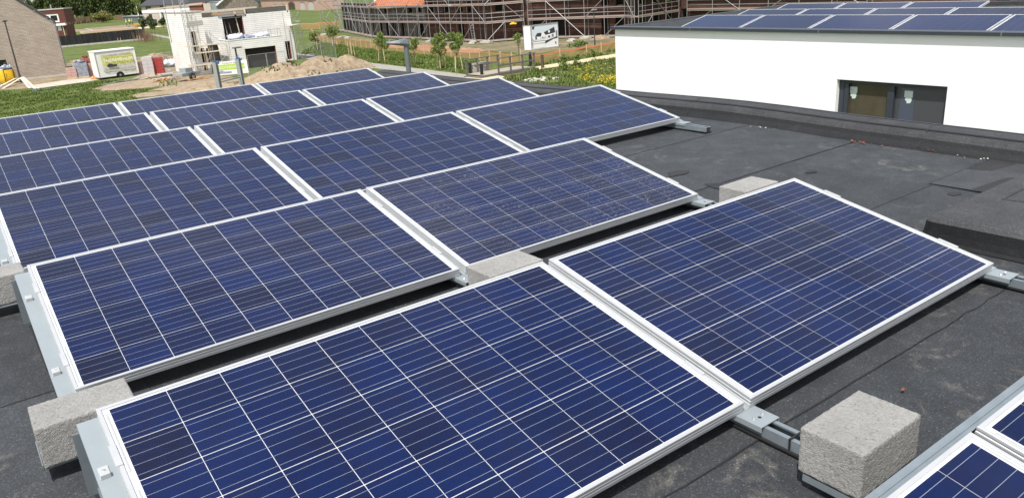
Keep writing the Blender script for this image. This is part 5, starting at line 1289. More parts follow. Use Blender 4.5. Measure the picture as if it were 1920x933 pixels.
# utility poles and wires
def upole(u, v, h_, r_, lab, m_='slab'):
    P = G(u, v); return solo('utility_pole', MB().tube((0, 0, 0), (0, 0, h_), r_, 8, 0, r_*0.6), M[m_], lab, 'pole', 'poles behind the site', P)
upole(159, 35, 13, 0.22, 'thin pale utility pole before the dark forest', 'post_grey')
upole(262, 40.5, 8.5, 0.2, 'white street light pole beside the street tree', 'white')
upole(466, 13, 8, 0.15, 'thin grey pole above the grey parapet', 'post_grey'); upole(482, 14, 8, 0.15, 'thin white pole right of the thin grey pole above the parapet', 'white')
A_ = G(159, 35)+Vector((0, 0, 8.5)); Wd = (G(262, 33)-G(120, 37)).normalized()
b = MB()
for k in range(16): 
    f = lambda k: A_+Wd*(-60+8*k)+Vector((0, 0, 1.2*((k/8-1)**2)-1.0)); b.tube(f(k), f(k+1), 0.05, 4, 0, None, False)
b.v = [(x-A_.x, y-A_.y, z-A_.z) for x, y, z in b.v]
solo('power_cable', b, M['post_grey'], 'thin cable strung across the front of the forest', 'cable', None, A_)

# workers in yellow vests
def person(P, rz, lab, h=1.75, bend=0.0, vest='hivis'):
    me = bpy.data.meshes.new('body'); V = [(0, 0, .92), (0, 0, 1.15), (bend*.15, 0, 1.38), (bend*.25, 0, 1.50), (bend*.3, 0, 1.62), (bend*.3, 0, 1.70), (0, .09, .88), (.03, .1, .5), (-.02, .1, .06), (.10, .1, .02), (0, -.09, .88), (-.05, -.11, .5), (.03, -.12, .06), (.13, -.12, .02),
        (bend*.2, .19, 1.40), (.08, .25, 1.15), (.22, .2, 1.0), (bend*.2, -.19, 1.40), (.05, -.25, 1.15), (.2, -.2, 1.0), (.27, .19, .97), (.26, -.19, .96)]
    E_ = [(0, 1), (1, 2), (2, 3), (3, 4), (4, 5), (0, 6), (6, 7), (7, 8), (8, 9), (0, 10), (10, 11), (11, 12), (12, 13), (2, 14), (14, 15), (15, 16), (2, 17), (17, 18), (18, 19), (16, 20), (19, 21)]
    rad = [.15, .15, .16, .06, .10, .085, .10, .07, .05, .04, .10, .07, .05, .04, .065, .045, .035, .065, .045, .035, .03, .03]
    me.from_pydata([tuple(c*h/1.75 for c in v) for v in V], E_, []); o = bpy.data.objects.new('tmp', me); COL.objects.link(o)
    md = o.modifiers.new('s', 'SKIN'); 
    for i, r_ in enumerate(rad): me.skin_vertices[0].data[i].radius = (r_, r_)
    me.skin_vertices[0].data[0].use_root = True; o.modifiers.new('d', 'SUBSURF').levels = 1
    dg = bpy.context.evaluated_depsgraph_get(); m2 = bpy.data.meshes.new_from_object(o.evaluated_get(dg)); bpy.data.objects.remove(o)
    m2.materials.clear()
    for mm in (M['skin'], M[vest], M['trouser']): m2.materials.append(mm)
    for p_ in m2.polygons:
        z = p_.center.z*1.75/h; p_.material_index = 0 if (z > 1.50 or (abs(p_.center.x) > .2 and z < 1.1 and z > .8)) else (1 if z > .95 else 2)
    t = thing('person', lab, 'person', P, rz, 'road workers')
    put('body', m2, t); part('helmet', MB().lathe([(.125, 0), (.12, .03), (.08, .11), (0, .13)], 10, (bend*.3*h/1.75, 0, 1.68*h/1.75)), M['white'], t); return t
person(G(238, 49), 0.3, 'road worker in yellow vest, leftmost of the group of three', 1.95)
person(G(244.5, 47.5), 1.5, 'road worker in yellow vest in the middle of the group of three', 1.95, 0.4)
person(G(249, 47), 2.6, 'road worker in yellow vest at the right of the group of three', 1.9)
person(G(262, 46), 2.0, 'road worker in blue standing right of the yellow vested group by the light pole', 1.9, 0.0, 'trouser')
P = G(263, 49.5); b = MB(); rnd = random.Random(4)
for k in range(18): b.obox((rnd.gauss(0, 1.6), rnd.gauss(0, 0.6), 0.4*rnd.random()+0.2), (rnd.uniform(.5, 1.4), .6, rnd.uniform(.3, .8)), None, rnd.choice([0, 1, 2]))
o = put('road_works_pile', b.data('road_works_pile', [M['wood_orange'], M['yellow'], M['print_grey']]), None, P, kind='stuff'); o['label'] = 'orange and yellow road works materials beside the workers'; o['category'] = 'materials'
sheet('sand', [(255, 52), (300, 49), (306, 50.5), (262, 55)], M['path_yellow'], 0.04, 1.0, 3)
# grey low shed and rusty hedge
P0, P1 = G(217, 39), G(233, 38); d = P1-P0
solo('hedge', MB().box(0, d.length, 0, 1.5, 0, 2.2), M['scrub'], 'rust coloured clipped hedge right of the round olive bush', 'hedge', None, P0, math.atan2(d.y, d.x))
P0, P1 = G(233, 41), G(262, 41); d = P1-P0; t = thing('low_shed', 'long low dark grey shed right of the rust coloured hedge', 'shed', P0, math.atan2(d.y, d.x)); part('wall', MB().box(0, d.length, 0, 4, 0, 1.9), M['grey_pole'], t); part('roof', MB().box(-0.2, d.length+0.2, -0.3, 4.2, 1.9, 2.1), M['post_grey'], t)

# ------------------------------------------------------------------ trees
def crown_mesh(name, rx, rz_, lobes, nleaf, ls, mats, wts, seed, fill=0.55):
    rnd = random.Random(seed); b = MB(); cs = []
    for k in range(lobes):
        a = rnd.uniform(0, 6.28); r_ = math.sqrt(rnd.random())*0.62; z = rnd.uniform(-0.65, 0.7); s = (1-abs(z)**2*0.5)
        cs.append((rx*r_*math.cos(a)*s, rx*r_*math.sin(a)*s, rz_*z, rnd.uniform(0.30, 0.5)*rx))
    for _ in range(nleaf):
        c = rnd.choice(cs); d = Vector((rnd.gauss(0, 1), rnd.gauss(0, 1), rnd.gauss(0, 1))).normalized(); rr = c[3]*(rnd.random()**(1/3)*fill+(1-fill))*rnd.uniform(0.8, 1.12)
        p = Vector(c[:3])+Vector((d.x*rr, d.y*rr, d.z*rr*min(1.2, rz_/rx)))
        Q = Euler((rnd.uniform(0, 6.28), rnd.uniform(0, 6.28), rnd.uniform(0, 6.28))).to_matrix(); s = ls*rnd.uniform(0.6, 1.3)
        b.quad(*[p+Q @ Vector(v) for v in ((-s, 0, 0), (0, -s*0.6, 0), (s, 0, 0), (0, s*0.6, 0))], rnd.choices(range(len(mats)), wts)[0])
    return b.data(name, mats)
def trunk_mesh(h, r, hc, limbs=5, seed=1, rx=1.0):
    rnd = random.Random(seed); b = MB().tube((0, 0, 0), (0, 0, h), r, 7, 0, r*0.55)
    for k in range(limbs):
        a = 6.28*k/limbs+rnd.random(); z0 = h*rnd.uniform(0.75, 1.0); b.tube((0, 0, z0), (rx*0.6*math.cos(a), rx*0.6*math.sin(a), z0+hc*rnd.uniform(0.3, 0.6)), r*0.45, 5, 0, r*0.15)
    b.tube((0, 0, h), (0.05*rx, 0, h+hc*0.8), r*0.5, 5, 0, r*0.12); return b.data('trunk', M['bark'])
def tree(name, P, h_tr, h_cr, rx, nleaf, ls, mats, wts, label, seed, group=None, lobes=9, r_tr=None, cat='tree', loc_z=0.0):
    t = thing(name, label, cat, P, random.Random(seed).uniform(0, 6), group)
    put('trunk', trunk_mesh(h_tr, r_tr or rx*0.05, h_cr, 5, seed, rx), t)
    put('crown', crown_mesh('crown', rx, h_cr/2, lobes, nleaf, ls, mats, wts, seed), t, (0, 0, h_tr+h_cr*0.45)); return t
# forest behind
gf = 'trees of the forest edge at the upper left'
fm_ = [M['leaf_forest'], M['leaf_dark'], M['leaf_b']]
protos = [tree('forest_tree', (0, 0, GZ), 1.5, 15, 5.6, 3000, 0.50, fm_, w_, 'broad leaved tree of the forest edge among its neighbours', 100+i, gf, 14, 0.3) for i, w_ in enumerate(([6, 3, 1], [3, 5, 1], [5, 2, 3]))]
rnd = random.Random(21); first = [True]*3
spots = []
for row, (va, vb) in enumerate(((44, 34), (37.5, 27.5))):
    for k in range(14):
        u = 30+19*k+rnd.uniform(-5, 5)+row*9; v = va+(vb-va)*(u/300)+rnd.uniform(-.8, .8)
        if u > 300: continue
        spots.append((u, v, rnd.choice([0, 1, 2]) if not 150 < u < 200 else 1))
for k in range(10): spots.append((310+34*k+rnd.uniform(-8, 8), 12-0.055*(10+34*k)+rnd.uniform(-.5, .5), rnd.choice([0, 1, 2])))
for u, v, i in spots:
    P = G(u, max(v, 22-0.0715*u+12)); s_ = rnd.uniform(0.85, 1.2)
    P = Vector((P.x, P.y, GZ))
    far_ = v < 13 and u > 305
    if first[i]: protos[i].location = P; first[i] = False
    else:
        r_ = dup(protos[i], P, rnd.uniform(0, 6), 'dark tree rising behind the far houses' if far_ else None, (s_, s_, s_*rnd.uniform(.9, 1.1)))
        if far_: r_['group'] = 'trees behind the far houses'
# round olive bush, scrub
tree('round_bush', G(193, 43), 0.2, 4.6, 5.4, 2600, 0.30, [M['leaf_olive'], M['leaf_b']], [6, 2], 'big round olive green bush before the dark forest', 55, None, 12, 0.1, 'bush')
b = MB(); rnd = random.Random(8); A_ = G(122, 47); B_ = G(182, 41)
for k in range(2600):
    p = A_.lerp(B_, rnd.random())+Vector((rnd.uniform(-3, 3), rnd.uniform(-8, 8), 0)); h_ = rnd.uniform(1.0, 2.8); a = rnd.uniform(0, 6.28)
    b.tri((p.x-.25*math.cos(a), p.y-.25*math.sin(a), GZ), (p.x+.25*math.cos(a), p.y+.25*math.sin(a), GZ), (p.x+rnd.uniform(-.5, .5), p.y, GZ+h_), 0 if rnd.random() < .85 else 1)
o = put('scrub', b.data('scrub', [M['scrub'], M['blade_dry']]), None, kind='stuff'); o['label'] = 'band of brown scrub at the foot of the dark forest'; o['category'] = 'scrub'
tree('street_tree', G(264, 42), 3.0, 8.0, 2.4, 1100, 0.22, [M['leaf_a'], M['leaf_b']], [4, 3], 'slender light green street tree in front of the gabled house', 61, None, 9)
gs = 'small young trees left of the white block house'
for k, (u, v, h_, rx, lab) in enumerate(((272, 63, 3.4, 1.5, 'leftmost small bushy tree above the dry stems'), (291, 62.5, 2.4, 1.3, 'small thin tree standing second from left near the grey path'), (309, 62, 2.2, 1.1, 'small dark green tree third from left above the grey path'), (326, 56, 2.4, 1.5, 'small round green tree nearest the lattice mast'), (283, 57, 2.2, 1.2, 'small bushy tree behind the second thin tree'))):
    tree('young_tree', G(u, v), 1.2, h_, rx, 550, 0.17, [M['leaf_b'], M['leaf_dark']], [3, 3], lab, 70+k, gs, 6, 0.05)
b = MB(); rnd = random.Random(5); P = G(276, 78)
for k in range(130):
    x, y = rnd.gauss(0, 0.9), rnd.gauss(0, 2.5); b.tube((x, y, 0), (x+rnd.gauss(0, .15), y, rnd.uniform(1.2, 2.6)), 0.025, 3, 0, 0.01, False)
o = put('dry_stems', b.data('dry_stems', M['rust']), None, P, kind='stuff'); o['label'] = 'clump of dry brown stems at the right end of the black fence'; o['category'] = 'stems'

# young trees with support stakes along the path
STK = MB().tube((0, 0, 0), (0, 0, 1), 1, 6).data('stake', M['wood'])
def young(u, v, h_, rx, hc, n_, lab, seed, stakes=3, mats=None):
    P = G(u, v); t = tree('young_tree', P, h_-hc, hc, rx*1.32, int(n_*1.7), 0.066, mats or [M['leaf_a'], M['leaf_b']], [4, 3], lab, seed, 'young staked trees along the grey path', 10, 0.035)
    for k in range(stakes):
        a = 2.1*k+0.5; s_ = put('stake', STK, t, (0.42*math.cos(a), 0.42*math.sin(a), 0)); s_.scale = (0.035, 0.035, 1.25); s_.rotation_euler = (0.10*math.sin(a), -0.10*math.cos(a), 0)
    return t
young(718, 116.5, 3.05, 0.72, 1.75, 1500, 'young staked tree directly left of the grey street lamp', 31)
young(779, 123.5, 2.6, 0.55, 1.15, 700, 'small young tree right of the grey street lamp with one leaning stake', 32, 1)
young(828, 130, 3.2, 0.78, 1.95, 1700, 'young staked tree, left one of the close pair', 33)
young(859, 133.5, 3.3, 0.72, 1.9, 1500, 'young staked tree, right one of the close pair', 34)
young(627, 88, 2.9, 0.85, 1.7, 1300, 'young tree rising behind the mesh fence panel on the verge', 35)
young(594, 94, 2.3, 0.65, 1.3, 800, 'small young tree right of the scaffold tower', 36, 2)
young(974, 119, 2.75, 0.42, 1.1, 260, 'thin sparse young tree left of the billboard', 37, 2)
tree('young_tree', G(1372, 22), 2.8, 3.6, 1.1, 700, 0.10, [M['leaf_a'], M['leaf_b']], [4, 2], 'bright green sapling top peeping over the white building roof', 38, None, 6, 0.05)
for k, (u, v) in enumerate(((1548, 6), (1575, 5), (1520, 8), (1600, 3))):
    tree('shrub', G(u, v), 0.3, 3.5, 2.3, 700, 0.2, [M['leaf_olive'], M['leaf_b']], [3, 2], 'loose green shrub beyond the white building roof, number %s from the left' % ['second', 'third', 'first', 'fourth'][k], 80+k, 'shrubs beyond the white building', 7, 0.06, 'shrub')
for u, v in ((655, 108), (661, 109.5)):
    P = G(u, v); solo('stake', MB().tube((0, 0, 0), (0, 0, 1.7), 0.03).tube((0.35, 0.1, 0), (0.33, 0.1, 1.6), 0.03), M['wood'], 'pair of bare tree stakes on the verge, %s pair' % ('left' if u < 660 else 'right'), 'stake', 'bare stakes on the verge', P)['kind'] = 'stuff'

# ================================================================== ORANGE BARRIER NET
net_pts = [(585, 66.5), (600, 80.5), (677, 90), (728.6, 96.5), (761, 99.7), (814, 104.5), (900, 114), (918.6, 117.6), (982, 125)]
net2 = [(996, 123.5), (1050, 113.5), (1100, 104.5), (1154, 95), (1200, 87)]
def barrier(pts, top, label, step, band):
    W3 = [G(*p) for p in pts]; O = W3[0]; t = thing('barrier_net', label, 'barrier net', O)
    for a, c in zip(W3, W3[1:]):
        n_ = max(1, round((c-a).length/step))
        for k in range(n_):
            p, q = a.lerp(c, k/n_)-O, a.lerp(c, (k+1)/n_)-O; b = MB(); m_ = 5
            sag = lambda f: top-0.09*math.sin(math.pi*f)-0.05*abs(noise.noise(p*1.3))
            for i in range(m_):
                f0, f1 = i/m_, (i+1)/m_; x0 = p.lerp(q, f0); x1 = p.lerp(q, f1); y = Vector((0, 0.05*math.sin(i*2+k), 0)); y2 = Vector((0, 0.05*math.sin((i+1)*2+k), 0)); bw = band
                b.quad(x0+y+Vector((0, 0, .08)), x1+y2+Vector((0, 0, .08)), x1+Vector((0, 0, sag(f1)-bw)), x0+Vector((0, 0, sag(f0)-bw)), 0)
                b.quad(x0+Vector((0, 0, sag(f0)-bw)), x1+Vector((0, 0, sag(f1)-bw)), x1+Vector((0, 0, sag(f1))), x0+Vector((0, 0, sag(f0))), 1)
            part('net', b, [M['net'], M['net_band']], t)
            part('stake', MB().beam(p+Vector((0, -0.03, 0)), p+Vector((random.uniform(-.04, .04), -0.03, top+0.12)), 0.06, 0.06), M['wood'], t)
    return t
barrier(net_pts, 0.98, 'orange barrier net on timber stakes along the verge behind the young trees', 2.0, 0.05)
barrier(net2, 0.88, 'orange barrier net with a bright top edge behind the yellow sand path', 2.6, 0.16)
P_ = [G(468, 60), G(500, 57)]
barrier([(565, 57), (600, 55.5), (640, 52)], 1.25, 'far orange net fence standing along the green field', 3.0, 0.10)

# ================================================================== SCAFFOLDED ROW OF HOUSES
def carcass(label, segs, zt, wm, depth_in, holes_fn, name='house_shell', cat='house'):
    O = Vector((*segs[0][0], GZ)); t = thing(name, label, cat, O)
    for si, (a, c) in enumerate(segs):
        a, c = Vector((*a, 0)), Vector((*c, 0)); d = (c-a); L = d.length; d.normalize(); n_ = Vector((-d.y, d.x, 0))
        b = MB(); hs = holes_fn(si, L); wall_holes(b, 0, L, 0.15, zt, 0, hs, 0.25)
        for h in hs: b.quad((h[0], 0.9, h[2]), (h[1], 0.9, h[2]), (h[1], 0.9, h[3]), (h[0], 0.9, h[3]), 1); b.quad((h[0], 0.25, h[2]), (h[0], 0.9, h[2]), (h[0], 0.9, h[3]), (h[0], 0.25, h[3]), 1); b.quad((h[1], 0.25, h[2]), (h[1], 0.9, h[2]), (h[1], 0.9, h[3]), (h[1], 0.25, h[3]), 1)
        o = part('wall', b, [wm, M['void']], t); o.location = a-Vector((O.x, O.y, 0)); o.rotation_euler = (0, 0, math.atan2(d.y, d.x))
    return t
def holes_std(seed, ground=True, pitch=3.1):
    def f(si, L):
        rnd = random.Random(seed*10+si); out = []; x = 0.6
        while x < L-1.2:
            w_ = rnd.choice([1.0, 1.2, 1.9, 2.3]); 
            if x+w_ > L-0.4: break
            out.append((x, x+w_, 0.2, 2.35)) if rnd.random() < 0.75 else None
            if rnd.random() < 0.7: out.append((x+0.1, x+min(w_, 1.5), 3.3, 4.6))
            x += w_+rnd.uniform(0.7, 1.6)
        return out
    return f
# building lines run right to left as seen from us, outside face towards -x
F1 = [((61.9, 134.0), (54.6, 106.5)), ((54.6, 106.5), (55.0, 92.5))]
F2 = [((54.7, 92.3), (54.7, 77.4)), ((54.7, 77.4), (58.6, 75.6)), ((58.6, 75.6), (63.7, 63.6)), ((63.7, 63.6), (63.0, 61.2))]
F3 = [((62.8, 61.5), (71.0, 63.0)), ((71.0, 63.0), (72.2, 40.0)), ((72.2, 40.0), (78.0, 30.0))]
carcass('grey block house shell behind scaffolding left of the billboard', F1, 4.4, M['block_grey'], 1, holes_std(3))
carcass('dark brown brick house shell behind scaffolding above the billboard', F2, 7.5, M['brick_brown'], 1, holes_std(5))
carcass('dark house shell with scaffolding beyond the roof of the white building', F3, 8.5, M['brick_brown'], 1, holes_std(9))
# orange tiled roof on the grey house
t = thing('tiled_roof', 'bright orange tiled roof slope over the grey block house', 'roof', (54.3, 107.0, GZ+4.3))
b = MB(); 
for k in range(14):
    z0, z1 = 0.22*k, 0.22*(k+1); x0, x1 = 0.34*k, 0.34*(k+1); b.quad((x0-0.1, 0.3, z0), (x0+0.1, -15, z0), (x1+0.1, -15, z1), (x1-0.1, 0.3, z1)); b.quad((x1-0.1, 0.3, z1), (x1+0.1, -15, z1), (x1+0.1, -15, z1+0.04), (x1-0.1, 0.3, z1+0.04))
part('tile_rows', b, M['tile_orange'], t)
part('fascia', MB().box(-0.12, -0.05, -15, 0.3, -0.28, 0.0), M['wood'], t)
part('verge', MB().beam((-0.15, 0.4, 0), (4.7, 0.4, 3.1), 0.16, 0.25), M['white'], t)

def scaffold(label, pts, lifts, off_out=1.1, bay=2.55, seed=1, top=None, zbase=0.2):
    """standards, ledgers, guard rails, decks and braces along a line seen from outside; pts = outer line"""
    rnd = random.Random(seed); O = Vector((*pts[0], GZ)); t = thing('scaffolding', label, 'scaffolding', O)
    H_ = lifts*2.02+0.2+1.1 if top is None else top
    for a, c in zip(pts, pts[1:]):
        a, c = Vector((*a, 0)), Vector((*c, 0)); d = c-a; L = d.length; dn = d.normalized(); inn = Vector((-dn.y, dn.x, 0)); n_ = max(1, round(L/bay))
        o = a-Vector((O.x, O.y, 0))
        for k in range(n_+1):
            p = o+dn*(L*k/n_)
            stick('standard', t, p, p+Vector((0, 0, H_+rnd.uniform(-.3, .5))), 0.034)
            if k % 1 == 0: q = p+inn*off_out*0.85; stick('standard', t, q, q+Vector((0, 0, H_)), 0.030)
        for l in range(lifts+1):
            z = zbase+2.02*l
            # deck boards per bay
            for k in range(n_):
                p, q = o+dn*(L*k/n_), o+dn*(L*(k+1)/n_)
                zz = Vector((0, 0, z)); plank('deck', t, p+inn*0.5+zz+dn*0.02, q+inn*0.5+zz-dn*0.02, 0.85, 0.07)
                if l: 
                    plank('toe_board', t, p+inn*0.03+zz+Vector((0, 0, .12)), q+inn*0.03+zz+Vector((0, 0, .12)), 0.03, 0.14)
            if l:
                for hh in (0.55, 1.05): stick('guard_rail', t, o+Vector((0, 0, z+hh)), o+dn*L+Vector((0, 0, z+hh)), 0.028)
            stick('ledger', t, o+Vector((0, 0, z-0.06)), o+dn*L+Vector((0, 0, z-0.06)), 0.030); stick('ledger', t, o+inn*0.9+Vector((0, 0, z-0.06)), o+inn*0.9+dn*L+Vector((0, 0, z-0.06)), 0.028)
        for l in range(lifts+1):
            for k in range(n_):
                if (k+l) % 2 == 0 or n_ == 1:
                    p, q = o+dn*(L*k/n_)-inn*0.03, o+dn*(L*(k+1)/n_)-inn*0.03
                    z0, z1 = zbase+2.02*l, zbase+2.02*(l+1)
                    if (k//2+l) % 2: p, q = q, p
                    stick('brace', t, p+Vector((0, 0, z0)), q+Vector((0, 0, z1)), 0.032)
    return t
scaffold('tube scaffolding along the receding left side of the grey block house', [(60.0, 133.0), (53.0, 105.5)], 3, seed=1, bay=2.5)
scaffold('tube scaffolding along the front of the grey block house under the orange roof', [(53.0, 105.2), (53.4, 92.3)], 2, seed=2)
scaffold('tube scaffolding along the first dark brick front left of the billboard', [(53.3, 91.8), (53.3, 76.4), (57.4, 74.4)], 3, seed=3)
scaffold('tube scaffolding along the dark brick front behind the billboard', [(57.7, 74.0), (62.2, 62.6), (61.4, 60.3)], 3, seed=4)
scaffold('tube scaffolding on the far side wall right of the black lamp post', [(61.6, 59.9), (69.5, 61.4)], 3, seed=5)
scaffold('tube scaffolding beyond the roof of the white building', [(70.4, 61.0), (71.2, 40.0)], 3, seed=6, bay=3.4)
# buttress frames at the open left end
t = thing('scaffold_buttress', 'tall open diagonal scaffold braces at the far left end of the scaffolding', 'scaffold', G(606, 66))
for k in range(2):
    for z in (0, 2.6, 5.2): stick('brace', t, (0.9*k, 0, z), (1.8*k+1.6, 1.0, z+2.6), 0.035); stick('brace', t, (3.6, 1.0, z), (0.9*k, 0, z+2.6), 0.035)
    stick('standard', t, (3.6*k, 1.0*k, 0), (3.6*k, 1.0*k, 8.5), 0.035)
for z in (2.6, 5.2): stick('ledger', t, (0, 0, z), (3.6, 1.0, z), 0.03)
# ladders
def ladder(P, rz, lab, h=2.3, lean=0.45):
    t = thing('ladder', lab, 'ladder', P, rz, 'ladders on the scaffolding')
    for s in (-.22, .22): part('rail', MB().tube((s, 0, 0), (s, lean, h), .028), M['post_grey'], t)
    for k in range(7):
        f = (k+.6)/7.3; part('rung', MB().tube((-.22, lean*f, h*f), (.22, lean*f, h*f), .018), M['post_grey'], t)
ladder((53.0, 78.6, GZ+0.25), R(90)+0.35, 'aluminium ladder leaning before the dark brick front right of the pair of young trees')
ladder((55.2, 112.6, GZ+0.25), R(75), 'narrow ladder against the grey block house in the scaffolding')
# masonry gable with hoist between
fr = Fr.two(G(1272, 46), G(1328, 40)); 
t = thing('masonry_gable', 'patched sandy masonry gable beyond the roof of the white building', 'wall', fr.O, fr.rz)
a0, a1 = fr.hit(1277, 30)[0], fr.hit(1323, 24)[0]; part('wall', MB().box(a0+0.5, a1, 0, 0.4, 0, 8.0), M['stone_mix'], t)
for k in range(6): part('timber_panel', MB().box(a0+0.7+0.5*(k % 3), a1-0.6*(k % 2)-0.2, -0.14, -0.003-0.02*k, 1.2*k+0.4, 1.2*k+0.9), [M['deck'], M['plank'], M['slab']][k % 3], t)
for x in (a0, a0+0.36): stick('standard', t, (x, -0.4, 0), (x, -0.4, 8.4), 0.05)
for k in range(18): stick('rung', t, (a0, -0.4, 0.45*k+0.2), (a0+0.36, -0.4, 0.45*k+0.45*(k % 2)), 0.03)
# material on decks and slabs on the ground
gsl = 'pale slabs lying before the scaffolding'
for k, (u, v, w_, lab) in enumerate(((642, 71, 1.5, 'pale slab pile at the left end before the scaffolding'), (651, 72.5, 1.2, 'second pale slab pile right of the leftmost one'), (607, 66.5, 1.2, 'small slab below the open diagonal braces'), (806, 79, 1.0, 'pale slab left of the pair of young trees'), (886, 81.5, 2.2, 'pale slab pile right of the pair of young trees'), (912, 80.5, 1.4, 'flat pale slab before the dark brick front'), (983, 77, 1.9, 'pale round slab directly left of the billboard'), (1071, 78, 2.0, 'pale slab pile right of the billboard'), (1098, 73, 1.2, 'pale slab left of the black lamp post'))):
    solo('slab_pile', MB().obox((0, 0, .09), (w_, 0.7, .16), Euler((0, .03, k)).to_matrix()).obox((0.1, 0, .22), (w_*.7, 0.6, .08), Euler((0, 0, k+.3)).to_matrix()), M['pale_stone'], lab, 'slabs', gsl, G(u, v))
heap('sand_heap', *G(1125, 73)[:2], 1.5, 0.9, 0.45, M['sand'], 'little sand heap at the foot of the scaffolding right of the billboard', 'heap', 19, .2, 18)
for u, v, z, m_, lab in ((962, 43, 2.5, 'yellow', 'yellow bundle lying on the first scaffold deck'), (866, 9, 4.6, 'yellow', 'yellow cloth bundle on the upper scaffold deck'), (846, 9, 4.6, 'plastic_white', 'white sack on the upper scaffold deck'), (1012, 51, 0.4, 'slab', 'pale board leaning in the dark ground floor behind the billboard')):
    x_ = 53.5 if u < 980 else 59.0
    r = ray(u, v); tt = (x_-CAM_POS.x)/r.x; Pq = CAM_POS+r*tt; b = MB().blob((0, 0, .1), (.22, .5, .14), 9, 6, 0, .6, u)
    solo('bundle', b, M[m_], lab, 'bundle', 'bundles on the scaffolding', Pq-Vector((0, 0, .2)), 0, smooth=True)

# ================================================================== BILLBOARD
fb = Fr.two(G(998, 93.5), G(1041, 87.5)); pt_ = lambda u, v: fb.hit(u, v)
x0, x1 = pt_(996, 70)[0], pt_(1045.5, 65)[0]; zt_b = (pt_(996, 49)[1]+pt_(1045, 42.5)[1])/2; zb_b = (pt_(999, 93)[1]+pt_(1045, 86.5)[1])/2; wB, hB = x1-x0, zt_b-zb_b
t = thing('billboard', 'white estate agent billboard with a grey picture of gabled houses on legs', 'billboard', fb.O, fb.rz)
part('frame', MB().box(x0-.06, x0, -.08, .04, zb_b-.06, zt_b+.06).box(x1, x1+.06, -.08, .04, zb_b-.06, zt_b+.06).box(x0, x1, -.08, .04, zb_b-.06, zb_b).box(x0, x1, -.08, .04, zt_b, zt_b+.06), M['tube'], t)
pn = part('panel', MB().box(x0+.002, x1-.002, -.03, .02, zb_b+.002, zt_b-.002), M['print_white'], t)
# side panel turned back at the left
part('side_panel', MB().quad((x0-.08, -.02, zb_b), (x0-.30, .85, zb_b), (x0-.30, .85, zt_b), (x0-.08, -.02, zt_b)), M['print_white'], t)
part('side_frame', MB().beam((x0-.30, .85, zb_b-.05), (x0-.30, .85, zt_b+.05), .06, .06).beam((x0-.08, 0, zt_b+.03), (x0-.30, .85, zt_b+.03), .06, .06).beam((x0-.08, 0, zb_b-.03), (x0-.30, .85, zb_b-.03), .06, .06), M['tube'], t)
q = lambda fx, fz, y=-.034: (x0+wB*fx, y, zb_b+hB*fz)
def shape(pts, m_, y=-.034): part('picture', MB().poly([q(*p_, y) for p_ in pts]), M[m_], pn)
shape([(0.02, .38), (.98, .50), (.98, .97), (.02, .97)], 'print_sky')
shape([(.02, .36), (.98, .42), (.98, .50), (.02, .42)], 'print_grey', -.036)
shape([(.12, .50), (.22, .66), (.36, .66), (.44, .48)], 'print_dark', -.038); shape([(.06, .38), (.34, .38), (.34, .50), (.06, .52)], 'print_white', -.040); shape([(.14, .40), (.20, .40), (.20, .50), (.14, .50)], 'print_dark', -.042)
shape([(.36, .38), (.52, .38), (.52, .55), (.44, .70), (.36, .55)], 'print_white', -.044); shape([(.40, .40), (.43, .40), (.43, .48), (.40, .48)], 'print_dark', -.046); shape([(.45, .40), (.48, .40), (.48, .48), (.45, .48)], 'print_dark', -.046)
shape([(.46, .66), (.54, .54), (.90, .60), (.87, .84)], 'print_dark', -.041); shape([(.54, .40), (.92, .42), (.92, .60), (.54, .54)], 'print_white', -.043); shape([(.62, .42), (.70, .42), (.70, .50), (.62, .50)], 'print_dark', -.045); shape([(.76, .43), (.84, .43), (.84, .56), (.76, .54)], 'print_grey', -.045)
shape([(.63, .62), (.70, .63), (.70, .74), (.63, .72)], 'print_white', -.045)
shape([(.90, .42), (.98, .42), (.98, .66), (.93, .70)], 'print_grey', -.042)
shape([(.02, .03), (.50, .03), (.50, .30), (.02, .30)], 'print_white', -.047); shape([(.50, .18), (.98, .42), (.98, .36), (.50, .30)], 'print_dark', -.048); shape([(.03, .30), (.50, .30), (.50, .33), (.03, .33)], 'print_grey', -.049)
shape([(.03, .06), (.045, .06), (.045, .30), (.03, .30)], 'print_dark', -.050); shape([(.04, .84), (.12, .84), (.10, .88), (.14, .95), (.04, .95)], 'print_dark', -.050)
part('logo', MB().poly([q(.88, .14, -.05), q(.92, .10, -.05), q(.93, .15, -.05), q(.91, .20, -.05), q(.93, .24, -.05), q(.88, .21, -.05)]), M['pal_red2'], pn)
put('lettering', text_mesh('TE KOOP WONINGEN', hB*.075, M['print_grey']), pn, (x0+wB*.26, -.052, zb_b+hB*.20), (math.pi/2, 0, 0))
for fx in (.12, .26, .58, .72): part('leg', MB().tube((x0+wB*fx, .03, 0), (x0+wB*fx, .03, zb_b), .035), M['tube'], t)

# black lamp post at the scaffold
P = G(1115.5, 90); t = thing('lamp_post', 'black lamp post with a small flat head before the scaffolding near the white wall', 'lamp post', P, 0)
part('pole', MB().lathe([(.07, 0), (.07, .8), (.05, .9), (.045, 3.55)], 9), M['dark_pole'], t); part('lamp_head', MB().box(-.22, .35, -.10, .10, 3.55, 3.64), M['post_grey'], t)

